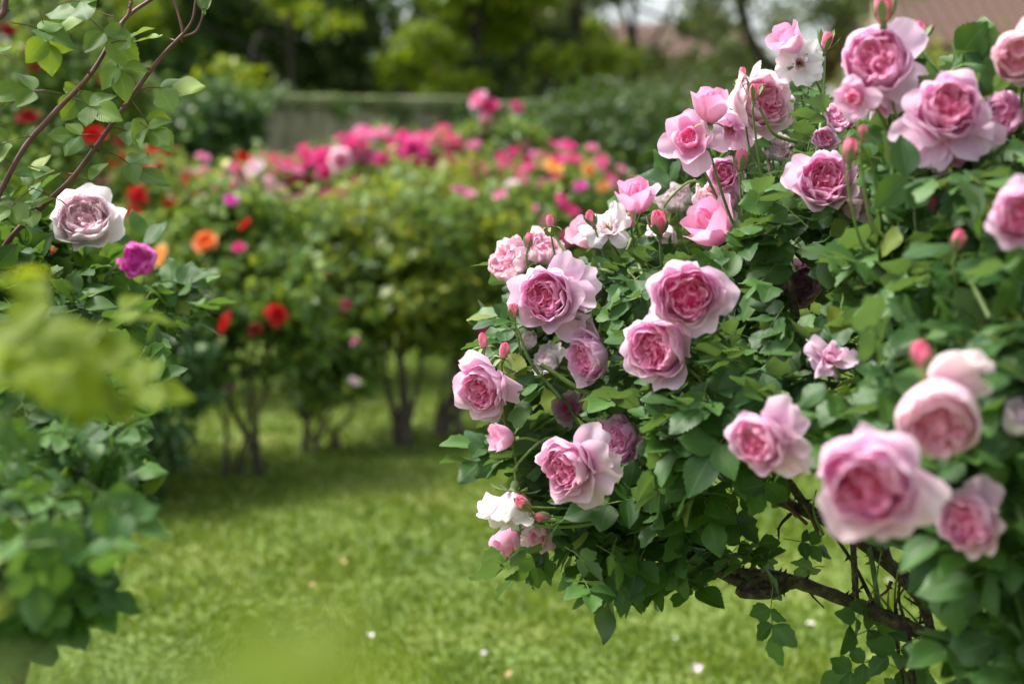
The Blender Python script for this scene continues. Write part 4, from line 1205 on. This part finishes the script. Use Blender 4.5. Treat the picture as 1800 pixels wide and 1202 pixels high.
for (px, py, w, d, fc, kind, mk, var, roll) in BIG:
    pos = P(px, py, d)
    fac = camdir(*fc)
    st = pos - fac * 0.05 + (BC - pos) * rng.uniform(0.16, 0.26) + np.array([0, 0.06, -0.10])
    if fc[1] < -0.5:
        st = pos + np.array([0.13, 0.06, 0.05 + 0.02 * rng.random()])
    add_rose(bush, BORG, pos, fac, w * d / FPX, kind, mk, var, roll, st)
    avoid.append((px, py, w * 0.50, d))
BUDS = [(967, 390, 15, 2.1, (-.1, .95, .1), 1), (902, 548, 18, 2.02, (-.15, .9, .3), 0), (849, 600, 18, 2.02, (-.1, .95, .2), 1), (886, 618, 20, 2.0, (.1, .9, .3), 1),
        (1040, 386, 20, 2.12, (-.3, .8, .3), 0), (1453, 75, 22, 2.08, (.2, .9, .2), 2), (1553, 16, 38, 1.62, (-.1, .9, .3), 0), (1612, 62, 28, 1.7, (.1, .9, .3), 2),
        (1516, 236, 18, 1.6, (0, .9, .2), 0), (1684, 425, 26, 1.45, (0, .9, .3), 0), (1640, 360, 24, 1.7, (-.2, .8, .4), 2), (1620, 626, 38, 1.32, (-.3, .7, .5), 0),
        (921, 886, 24, 1.93, (-.5, .6, .5), 0), (955, 908, 20, 1.95, (-.9, .1, .3), 0), (1303, 284, 26, 2.02, (0, .98, .15), 0), (1326, 164, 20, 2.0, (0, .95, .2), 2),
        (1158, 394, 32, 2.08, (-.1, .7, .5), 0), (930, 424, 18, 2.08, (.1, .9, .2), 0), (1305, 130, 14, 2.1, (0, .95, .1), 1), (1494, 268, 30, 1.62, (0, .9, .2), 0), (920, 884, 12, 1.9, (-.5, .3, .5), 0), (1107, 392, 18, 2.16, (-.2, .8, .4), 2)]
for (px, py, w, d, fc, v) in BUDS:
    pos = P(px, py, d)
    e = np.array([0.11, 0.05, 0.0]) if (px < 960 and py > 860) else np.array([0.05 + rng.normal(0, .02), 0.03, -0.13 - rng.random() * .05])
    add_bud(bush, BORG, pos, camdir(*fc), w * d / FPX, v, pos + e)
    avoid.append((px, py, w * 0.6, d))

POLY = [(905, 610), (935, 575), (955, 490), (1010, 470), (1070, 455), (1130, 430), (1180, 340), (1210, 310), (1290, 310), (1340, 240), (1400, 180), (1480, 180), (1560, 245), (1620, 170),
        (1700, 170), (1760, 200), (1830, 170), (1960, 190), (2080, 300), (2150, 500), (2160, 750), (2100, 1000), (2020, 1200), (1930, 1380), (1780, 1400), (1740, 1200), (1760, 1080), (1720, 960), (1660, 880), (1560, 800), (1440, 770), (1380, 790), (1290, 800),
        (1270, 900), (1250, 950), (1210, 1010), (1150, 1020), (1110, 1000), (1040, 960), (960, 985), (960, 920), (1000, 890), (945, 850), (905, 825), (900, 800), (940, 740), (915, 705), (910, 650)]
ZF = idw([(880, 600, 2.02), (950, 480, 2.1), (930, 800, 1.98), (1000, 950, 1.98), (1200, 1000, 2.0), (1100, 700, 1.95), (1150, 480, 1.98), (1200, 350, 2.15), (1350, 250, 2.12), (1300, 550, 1.92), (1300, 750, 1.72),
          (1450, 200, 1.98), (1450, 420, 1.86), (1450, 600, 1.72), (1450, 760, 1.58), (1600, 250, 1.72), (1600, 450, 1.66), (1600, 650, 1.45), (1600, 800, 1.40), (1700, 1000, 1.40), (1750, 150, 1.60), (1750, 300, 1.45),
          (1750, 500, 1.38), (1720, 650, 1.30), (1750, 850, 1.34), (1750, 1100, 1.42), (2100, 300, 1.4), (2100, 800, 1.3)])
pos, R, tm, seg = canopy(POLY, ZF, 2200, 0.50, 0.045, BC, avoid)
# sparse leafy sprays hanging under the canopy and by the stems
def sprays(spots, size, center, up=.5):
    B, D, Nn, S = [], [], [], []
    for (px, py, d, n, sp) in spots:
        c = P(px, py, d)
        for q in range(n):
            B.append(c + rng.normal(0, sp, 3)); D.append(nrm(np.array([rng.normal(0, .6), rng.normal(0, .5), -0.35 + rng.normal(0, .4)])))
            Nn.append(nrm(np.array([rng.normal(0, .4), -0.3 + rng.normal(0, .4), up]))); S.append(size * rng.uniform(.8, 1.15))
    pos, di, no, le, seg = compound(B, D, Nn, S)
    pos, R = leaf_frames(pos, di, no, le)
    return pos, R, rng.integers(0, len(LEAFT), len(pos)), seg
p2, R2, t2, s2 = sprays([(1330, 890, 1.98, 3, .03), (1365, 955, 1.98, 5, .03), (1340, 975, 1.98, 3, .02), (1310, 880, 2.0, 3, .03), (1215, 995, 2.0, 3, .02), (1145, 1000, 2.0, 3, .02), (1280, 940, 2.02, 5, .03), (1480, 970, 2.05, 1, .01), (1480, 1000, 2.05, 1, .01),
                         (1580, 1150, 1.9, 3, .03), (1650, 1160, 1.9, 3, .03), (1600, 1190, 1.9, 3, .03), (1500, 1110, 1.95, 1, .01), (990, 960, 1.93, 2, .02), (1020, 950, 1.9, 2, .02), (945, 940, 1.93, 1, .005)], 0.038, BC)
pos = np.concatenate([pos, p2]); R = np.concatenate([R, R2]); tm = np.concatenate([tm, t2]); seg = seg + s2
leaf_objects(bush, BORG, 'leaf', pos, R, tm, None)
V, F, uv, t = prism([(a - BORG, b - BORG) for a, b in seg], 0.0008)
link('leaf_stalks', mesh_np('leaf_stalks', V, F, uv, {'tint': t}, M['stem']), bush, kind='stuff')

def px_cane(pts, r0, r1, mat, name='branch', thorns=0, parent=None, org=BORG, seg=8, knob=.18, tl=.008, n=6):
    link(name, tube_mesh(name, M[mat], [P(*p) - org for p in pts], r0, r1, n, seg, knob, thorns, tl), parent or bush)

px_cane([(2050, 1480, 1.90), (1900, 1290, 1.90), (1790, 1190, 1.92), (1700, 1100, 1.95), (1580, 1005, 1.98), (1480, 930, 2.0), (1400, 893, 2.0), (1310, 850, 2.02), (1200, 780, 2.08)], .0120, .006, 'cane', thorns=40)
px_cane([(2050, 1500, 1.86), (1880, 1290, 1.86), (1760, 1180, 1.88), (1660, 1130, 1.9), (1580, 1095, 1.92), (1500, 1060, 1.95), (1400, 1022, 1.98), (1340, 1010, 2.0), (1270, 1000, 2.03), (1190, 950, 2.08)], .0125, .007, 'cane', thorns=40)
px_cane([(1345, 1012, 2.0), (1300, 1040, 1.99), (1350, 1043, 1.98), (1382, 1030, 1.98), (1390, 1012, 1.98)], .007, .007, 'cane', thorns=4)
px_cane([(1400, 1022, 1.99), (1330, 1030, 2.0), (1270, 1010, 2.02), (1180, 960, 2.06), (1080, 915, 2.05)], .009, .004, 'cane', thorns=12)
px_cane([(1470, 925, 2.0), (1420, 890, 1.99), (1385, 845, 1.98), (1340, 790, 1.98), (1290, 700, 2.0)], .0075, .004, 'cane', thorns=10)
px_cane([(1640, 1120, 1.92), (1620, 1060, 1.93), (1570, 1000, 1.96), (1550, 940, 1.98), (1500, 800, 1.95)], .007, .004, 'cane', thorns=10)
px_cane([(1505, 1065, 1.95), (1503, 1020, 1.95), (1500, 960, 1.93), (1500, 880, 1.9)], .005, .004, 'cane', thorns=6)
px_cane([(1545, 1075, 1.95), (1535, 1000, 1.97), (1522, 930, 2.0), (1510, 860, 2.0)], .004, .003, 'stem', thorns=4)
px_cane([(1540, 1070, 1.95), (1500, 990, 1.98), (1455, 925, 2.0)], .003, .002, 'cane', thorns=4)
px_cane([(1610, 1330, 1.88), (1605, 1210, 1.88), (1598, 1120, 1.9), (1585, 1080, 1.92)], .005, .003, 'cane', thorns=8)
px_cane([(1640, 1330, 1.88), (1600, 1200, 1.88), (1560, 1140, 1.9), (1530, 1110, 1.92)], .0025, .0015, 'cane')
px_cane([(1590, 1330, 1.88), (1590, 1230, 1.88), (1580, 1150, 1.9), (1572, 1110, 1.92)], .0025, .002, 'cane')
px_cane([(1680, 1110, 1.92), (1640, 1010, 1.94), (1610, 970, 1.95)], .005, .004, 'redcane', thorns=6)
px_cane([(1760, 1185, 1.9), (1770, 1000, 1.75), (1760, 800, 1.65), (1700, 600, 1.6), (1660, 420, 1.62)], .014, .005, 'cane', thorns=10)
px_cane([(1900, 1290, 1.9), (1880, 900, 1.7), (1850, 500, 1.6), (1800, 250, 1.62)], .016, .005, 'cane', thorns=10)
px_cane([(1480, 930, 2.0), (1440, 760, 1.95), (1400, 560, 1.95), (1370, 380, 2.05), (1350, 280, 2.1)], .009, .003, 'cane', thorns=8)
px_cane([(1310, 850, 2.02), (1230, 700, 2.02), (1160, 560, 2.05), (1120, 460, 2.12)], .008, .003, 'stem', thorns=8)
px_cane([(1200, 780, 2.08), (1110, 720, 2.05), (1030, 690, 2.04), (950, 640, 2.04)], .007, .003, 'stem', thorns=8)
px_cane([(1250, 900, 2.05), (1150, 870, 2.0), (1080, 905, 1.96), (1000, 915, 1.95), (950, 912, 1.95)], .005, .003, 'stem', thorns=14)
px_cane([(1080, 905, 1.96), (1030, 922, 1.95), (960, 925, 1.95), (920, 915, 1.95)], .003, .002, 'stem', thorns=6)
for k in range(26):
    t = rng.random()
    if k % 2:
        q = np.array([1720, 1150, 1.90]) * (1 - t) + np.array([1400, 1022, 1.98]) * t
    else:
        q = np.array([1740, 1140, 1.93]) * (1 - t) + np.array([1330, 860, 2.0]) * t
    dx, dy = rng.normal(-10, 45), -rng.uniform(25, 120) if rng.random() < .7 else rng.uniform(20, 70)
    px_cane([tuple(q), (q[0] + dx * .4 + rng.normal(0, 8), q[1] + dy * .5, q[2] - .01), (q[0] + dx, q[1] + dy, q[2] - .03 + rng.normal(0, .02))], rng.uniform(.0015, .0032), .001, ['cane', 'stem', 'redcane'][int(rng.integers(0, 3))], 'twig', 3, seg=5, n=4, tl=.005)
# upright flowering shoots of the upper side
for a in [[(1570, 520, 1.75), (1550, 400, 1.66), (1535, 300, 1.62), (1515, 260, 1.6)], [(1640, 500, 1.66), (1615, 420, 1.68), (1610, 350, 1.70), (1640, 290, 1.70)], [(1400, 480, 1.95), (1350, 400, 2.02), (1315, 340, 2.02), (1303, 300, 2.02)],
          [(1740, 560, 1.42), (1710, 500, 1.45), (1690, 450, 1.45)], [(1430, 300, 1.98), (1445, 200, 2.05), (1450, 100, 2.08)], [(1400, 250, 2.05), (1360, 235, 2.02), (1335, 190, 2.0)], [(1080, 480, 2.06), (1010, 460, 2.08), (975, 415, 2.1)], [(985, 700, 2.04), (935, 640, 2.03), (910, 580, 2.02)], [(1110, 420, 2.12), (1100, 470, 2.1), (1170, 540, 2.05)]]:
    px_cane(a, .0032, .0018, 'stem', thorns=6, seg=6, knob=.1, tl=.004)

# ------------------------------------------------------------------ near rose bush at the side, with pale rose and long canes
LORG = np.array([-0.95, 2.3, 0.0])
LC = np.array([-1.0, 2.6, 0.95])
lb_ = empty('blush_rose_bush', LORG, 'bluish-leaved rose bush with one pale blush rose and one magenta rose', 'rose bush')
av = []
for (px, py, w, d, fc, kind, mk, var, roll) in [(150, 385, 108, 2.22, (.10, .35, .88), 'full', 'shell', 5, 0.4), (243, 458, 66, 2.85, (-.05, .1, .95), 'spent', 'magenta', 0, 0.2)]:
    p = P(px, py, d)
    add_rose(lb_, LORG, p, camdir(*fc), w * d / FPX, kind, mk, var, roll, p + np.array([-.12, .1, -.2]))
    av.append((px, py, w * .5, d))
LPOLY = [(-90, 370), (20, 380), (90, 430), (130, 460), (200, 470), (260, 500), (310, 530), (300, 570), (220, 600), (225, 680), (215, 760), (190, 850), (180, 930), (140, 1010), (50, 1090), (-40, 1150), (-200, 1190), (-330, 1050), (-400, 800), (-390, 560), (-280, 380)]
LZ = idw([(50, 400, 2.2), (150, 470, 2.35), (250, 540, 2.4), (0, 330, 2.1), (100, 600, 2.0), (50, 750, 1.6), (150, 800, 1.5), (100, 950, 1.25), (0, 900, 1.2), (-300, 600, 1.6), (0, 550, 1.9)])
pos, R, tm, seg = canopy(LPOLY, LZ, 1650, 0.55, 0.046, LC, av, near=2.1)
p2, R2, t2, s2 = sprays([(285, 525, 2.35, 1, .01), (255, 560, 2.35, 2, .02), (150, 720, 1.5, 1, .02), (200, 780, 1.45, 1, .02), (140, 850, 1.3, 2, .03), (160, 950, 1.15, 2, .02), (190, 880, 1.3, 1, .02), (100, 960, 1.2, 2, .02)], 0.036, LC, .8)
pos = np.concatenate([pos, p2]); R = np.concatenate([R, R2]); tm = np.concatenate([tm, t2]); seg = seg + s2
leaf_objects(lb_, LORG, 'leaf_left', pos, R, tm, None)
V, F, uv, t = prism([(a - LORG, b - LORG) for a, b in seg], 0.0009)
link('leaf_stalks', mesh_np('leaf_stalks', V, F, uv, {'tint': t}, M['stem']), lb_, kind='stuff')
for pts in [[(20, 1230, 1.5), (50, 1050, 1.55), (45, 900, 1.7), (20, 700, 1.9), (40, 500, 2.2)], [(20, 1230, 1.5), (60, 1080, 1.5), (110, 960, 1.5), (150, 850, 1.6), (170, 740, 1.8)], [(-200, 1230, 1.7), (-60, 900, 1.8), (30, 600, 2.1), (130, 480, 2.35)]]:
    px_cane(pts, .010, .004, 'cane', 'cane', 8, lb_, LORG)
px_cane([(20, 1500, 1.45), (10, 1350, 1.47), (20, 1230, 1.5)], .013, .010, 'cane', 'cane', 4, lb_, LORG)
px_cane([(0, 1202, 1.6), (30, 1160, 1.6), (45, 1100, 1.6)], .004, .003, 'cane', 'cane', 0, lb_, LORG)

CORG = np.array([-0.85, 2.0, 0.0])
cane_plant = empty('arching_rose', CORG, 'two long reddish rose canes arching up with sparse leaves and closed buds', 'rose bush')
px_cane([(-120, 900, 1.9), (-60, 500, 1.95), (25, 290, 1.98), (90, 205, 2.0), (160, 130, 2.0), (215, 40, 2.02), (265, 0, 2.04), (330, -40, 2.06)], .0044, .0026, 'redcane', 'cane', 16, cane_plant, CORG)
px_cane([(-60, 560, 2.0), (10, 430, 2.0), (70, 368, 2.0), (130, 310, 2.0), (185, 235, 2.0), (235, 165, 2.0), (280, 105, 2.0), (322, 60, 2.0)], .0042, .0026, 'redcane', 'cane', 16, cane_plant, CORG)
px_cane([(215, 40, 2.02), (228, 20, 2.02), (232, -30, 2.02)], .003, .0025, 'redcane', 'cane', 2, cane_plant, CORG)
for a in [[(322, 60, 2.0), (316, 35, 2.0), (305, -5, 2.0)], [(322, 60, 2.0), (338, 35, 2.0), (345, -5, 2.0)], [(322, 65, 2.0), (345, 55, 2.0), (357, 25, 2.0), (358, 15, 2.0)]]:
    px_cane(a, .0018, .0016, 'redcane', 'stem', 0, cane_plant, CORG, 6, .05)
for (x, y) in [(358, 8), (305, -25), (346, -25)]:
    pp = P(x, y, 2.0)
    r = link('rosebud', SEPALS[0], cane_plant, mat=xform(pp - np.array([0, 0, .008]), frame((0, 0, 1)), .022, CORG))
px_cane([(-60, 60, 1.98), (0, 30, 1.98), (10, 0, 1.98), (25, -60, 1.98)], .005, .004, 'redcane', 'cane', 4, cane_plant, CORG)
# leaves of the canes: (px, py, d, screen direction, size)
SP = [(185, 80, 2.0, (.9, .15), .050), (160, 120, 2.0, (-.3, -.5), .05), (195, 75, 2.0, (.3, -.8), .052), (110, 165, 2.0, (-.95, .1), .054), (125, 170, 2.0, (.8, -.35), .050), (235, 160, 2.0, (.9, .1), .056), (228, 175, 2.0, (.5, -.6), .05), (185, 225, 2.0, (.9, -.1), .045),
      (185, 240, 2.0, (-.9, .05), .045), (235, 210, 2.0, (.8, -.4), .046), (180, 262, 2.0, (.8, -.45), .056), (130, 308, 2.0, (-.9, .1), .046), (125, 315, 2.0, (.9, -.05), .044), (90, 345, 2.0, (-.7, .3), .044), (100, 350, 2.0, (.8, -.2), .045), (25, 290, 1.98, (-.6, .4), .05), (60, 240, 1.98, (-.9, -.2), .05),
      (10, 180, 1.97, (-.5, -.6), .05), (70, 20, 2.0, (.2, -.9), .050), (100, 10, 2.0, (.8, .1), .060), (200, 30, 2.02, (-.9, .2), .06), (20, 40, 1.98, (.9, -.2), .05), (30, 110, 1.98, (-.8, .4), .045), (140, 20, 2.0, (.6, -.5), .062), (60, 330, 1.98, (-.5, -.5), .05), (20, 380, 1.98, (.6, .2), .05)]
B, D, Nn, S = [], [], [], []
for (x, y, d, (dx, dy), s) in SP:
    B.append(P(x, y, d)); D.append(np.array([dx, rng.normal(-.25, .3), dy])); Nn.append(nrm(np.array([rng.normal(0, .25), -0.55 + rng.normal(0, .2), .75]))); S.append(s * 0.90)
pos, di, no, le, seg = compound(B, D, Nn, S, 3)
ax_, ay_, _ = proj(pos + nrm(di) * le[:, None] * .5)
kk = (ax_ - 155) ** 2 + (ay_ - 395) ** 2 > 78 ** 2
pos, di, no, le = pos[kk], di[kk], no[kk], le[kk]
pos, R = leaf_frames(pos, di, no, le)
leaf_objects(cane_plant, CORG, 'leaf_cane', pos, R, rng.integers(0, len(LEAFT), len(pos)), None, 250) if len(pos) > 260 else None
if len(pos) <= 260:
    tms = rng.integers(0, len(LEAFT), len(pos))
    for k in range(len(pos)):
        key = ('leaf_cane', int(tms[k]))
        if key not in LEAF_MESH:
            V, F, uv = LEAFT_FINE[tms[k]]
            LEAF_MESH[key] = mesh_np('leaf', V, F, uv, {'rnd': np.zeros(len(V))}, M['leaf_cane'])
        m = Matrix(R[k].tolist()).to_4x4(); m.translation = Vector(pos[k] - CORG)
        link('leaf', LEAF_MESH[key], cane_plant, mat=m)
V, F, uv, t = prism([(a - CORG, b - CORG) for a, b in seg], 0.0009)
link('leaf_stalks', mesh_np('leaf_stalks', V, F, uv, {'tint': t}, M['redcane']), cane_plant, kind='stuff')

# young lime shoot close to the lens
YORG = np.array([-0.33, 0.55, 0.0])
lime = empty('young_rose_shoot', YORG, 'young rose shoot with bright lime leaves, close and out of focus', 'rose shoot')
px_cane([(-330, 2600, 0.7), (-280, 1500, 0.75), (-180, 1000, 0.85), (-60, 800, 0.92), (40, 710, 0.96), (110, 660, 0.98)], .0025, .0015, 'stem', 'stem', 8, lime, YORG)
px_cane([(-200, 1900, 0.6), (0, 1600, 0.45), (60, 1420, 0.34), (160, 1235, 0.27)], .004, .002, 'stem', 'stem', 2, lime, YORG)
px_cane([(-280, 1500, 0.75), (-200, 1300, 0.68), (-90, 1180, 0.62)], .003, .002, 'stem', 'stem', 2, lime, YORG)
YL = [(-15, 605, 0.96, (-0.9, 0.15), 0.054),
      (15, 615, 0.96, (0.9, 0.12), 0.05),
      (65, 605, 0.98, (0.9, -0.1), 0.048),
      (-45, 655, 0.95, (-0.8, 0.2), 0.054),
      (65, 635, 0.98, (0.9, -0.35), 0.043),
      (5, 590, 1, (0.8, 0.12), 0.043),
      (-65, 585, 0.94, (0.9, 0.1), 0.058),
      (85, 615, 1.02, (0.8, -0.25), 0.043),
      (-25, 625, 0.93, (0.9, 0), 0.054),
      (-105, 615, 0.93, (0.9, 0.05), 0.058),
      (25, 645, 0.95, (0.9, 0.05), 0.05),
      (-75, 645, 0.97, (0.9, -0.1), 0.058),
      (45, 595, 1.03, (0.9, 0.05), 0.047),
      (-35, 595, 1.02, (0.9, 0.1), 0.05),
      (55, 665, 0.97, (0.8, -0.2), 0.047),
      (15, 605, 0.9, (0.7, 0.2), 0.047),
      (-5, 655, 0.9, (0.9, -0.1), 0.05),
      (-110, 1190, 0.62, (0.2, 0.8), 0.05),
      (-40, 490, 0.9, (0.6, 0.1), 0.05),
      (150, 545, 1.25, (0.9, 0.02), 0.055),
      (100, 690, 1, (0.9, -0.1), 0.05),
      (170, 640, 1.05, (0.9, -0.1), 0.048),
      (190, 670, 1.1, (0.9, -0.3), 0.045),
      (20, 690, 0.98, (0.9, 0), 0.05),
      (200, 1200, 0.27, (0.9, 0.02), 0.034),
      (150, 1205, 0.27, (-0.9, 0.03), 0.034),
      (330, 1215, 0.27, (0.9, 0), 0.032),
      (80, 1210, 0.28, (-0.9, 0), 0.032),
      (240, 1230, 0.26, (0.9, 0), 0.032),
      (120, 1195, 0.28, (0.9, 0), 0.034),
      (280, 1195, 0.28, (0.9, 0), 0.03)]
B, D, Nn, S = [], [], [], []
for (x, y, d, (dx, dy), s) in YL:
    B.append(P(x, y, d)); D.append(np.array([dx, rng.normal(-.2, .3), dy * .5])); Nn.append(nrm(np.array([rng.normal(0, .12), -0.32 + rng.normal(0, .12), .92]))); S.append(s * .72)
pos, di, no, le, seg = compound(B, D, Nn, S, 3)
pos, R = leaf_frames(pos, di, no, le)
tms = rng.integers(0, len(LEAFT), len(pos))
for k in range(len(pos)):
    key = ('leaf_lime', int(tms[k]))
    if key not in LEAF_MESH:
        V, F, uv = LEAFT_FINE[tms[k]]
        LEAF_MESH[key] = mesh_np('leaf', V, F, uv, {'rnd': np.zeros(len(V))}, M['leaf_lime'])
    m = Matrix(R[k].tolist()).to_4x4(); m.translation = Vector(pos[k] - YORG)
    link('leaf', LEAF_MESH[key], lime, mat=m)
V, F, uv, t = prism([(a - YORG, b - YORG) for a, b in seg], 0.0009)
link('leaf_stalks', mesh_np('leaf_stalks', V, F, uv, {'tint': t}, M['stem']), lime, kind='stuff')

# ------------------------------------------------------------------ small things on the lawn
def fallen(px, py, size, mat, label, name='fallen_petal', cat='petal'):
    p = G(px, py)
    p[2] = lawn_height(p[0], p[1]) + 0.026
    V, F, uv, t = petal(0, 1.0, 20, -25, .45, .6, 0, 0, .08, 7, 6, tint=(.25, .05))
    V = V - V.mean(0)
    me = mesh_np(name, V, F, uv, {'tint': t}, mat)
    o = link(name, me, label=label, category=cat, group='petals fallen on the lawn')
    o.matrix_local = xform(p, frame((rng.normal(0, .3), -.35, 1), rng.random() * 6), size)

fallen(1227, 1177, .034, M['pink'], 'pale pink fallen petal lying on the grass nearest the viewer')
fallen(605, 990, .02, M['apricot'], 'tiny tan fallen petal in the middle of the grass')
fallen(268, 926, .025, M['apricot'], 'small orange fallen petal in the shade of the dark canes')
fallen(650, 1122, .026, M['white'], 'cream fallen petal on the grass below the middle')
fallen(548, 1030, .022, M['dry'], 'tan fallen petal by the shaded grass')
fallen(895, 1193, .026, M['dry'], 'brownish fallen petal at the lower edge')
fallen(852, 1153, .018, M['white'], 'tiny whitish fallen petal near the lower edge')
fallen(1270, 935, .02, M['white'], 'small white fallen petal under the pink shrub')

def daisy(px, py, size, label):
    p = G(px, py); z = lawn_height(p[0], p[1])
    o = empty('daisy', (p[0], p[1], z), label, 'daisy', 'white daisies in the lawn')
    link('stem', tube_mesh('stem', M['stem'], [(0, 0, 0), (.003, 0, .02), (.004, 0, .038)], .001, .001, 3, 5), o)
    parts = []
    for k in range(14):
        parts.append(petal(k * .4488, 1.0, 15, 0, .17, .5, .25, 0, .03, 3, 4, tint=(.05, 0)))
    for q in range(14):
        V, F, uv, t = parts[q]
        link('petal', mesh_np('petal', V * size / 2.4 + np.array([.004, 0, .038]), F, uv, {'tint': t}, M['white']), o)
    V, F, uv, t = tube([(0, 0, 0), (0, 0, .1), (0, 0, .16), (0, 0, .2)], .3, .1, 2, 8)
    link('disc', mesh_np('disc', V * size / 2.4 + np.array([.004, 0, .038]), F, uv, None, M['stamen']), o)
daisy(1422, 1100, .030, 'white daisy in the open grass below the thorny branch')
daisy(1560, 1020, .022, 'white daisy seen between the thorny branches')
daisy(1420, 945, .022, 'white daisy just above the lower thorny branch')
daisy(1185, 1130, .014, 'tiny white daisy under the hanging dark leaves')
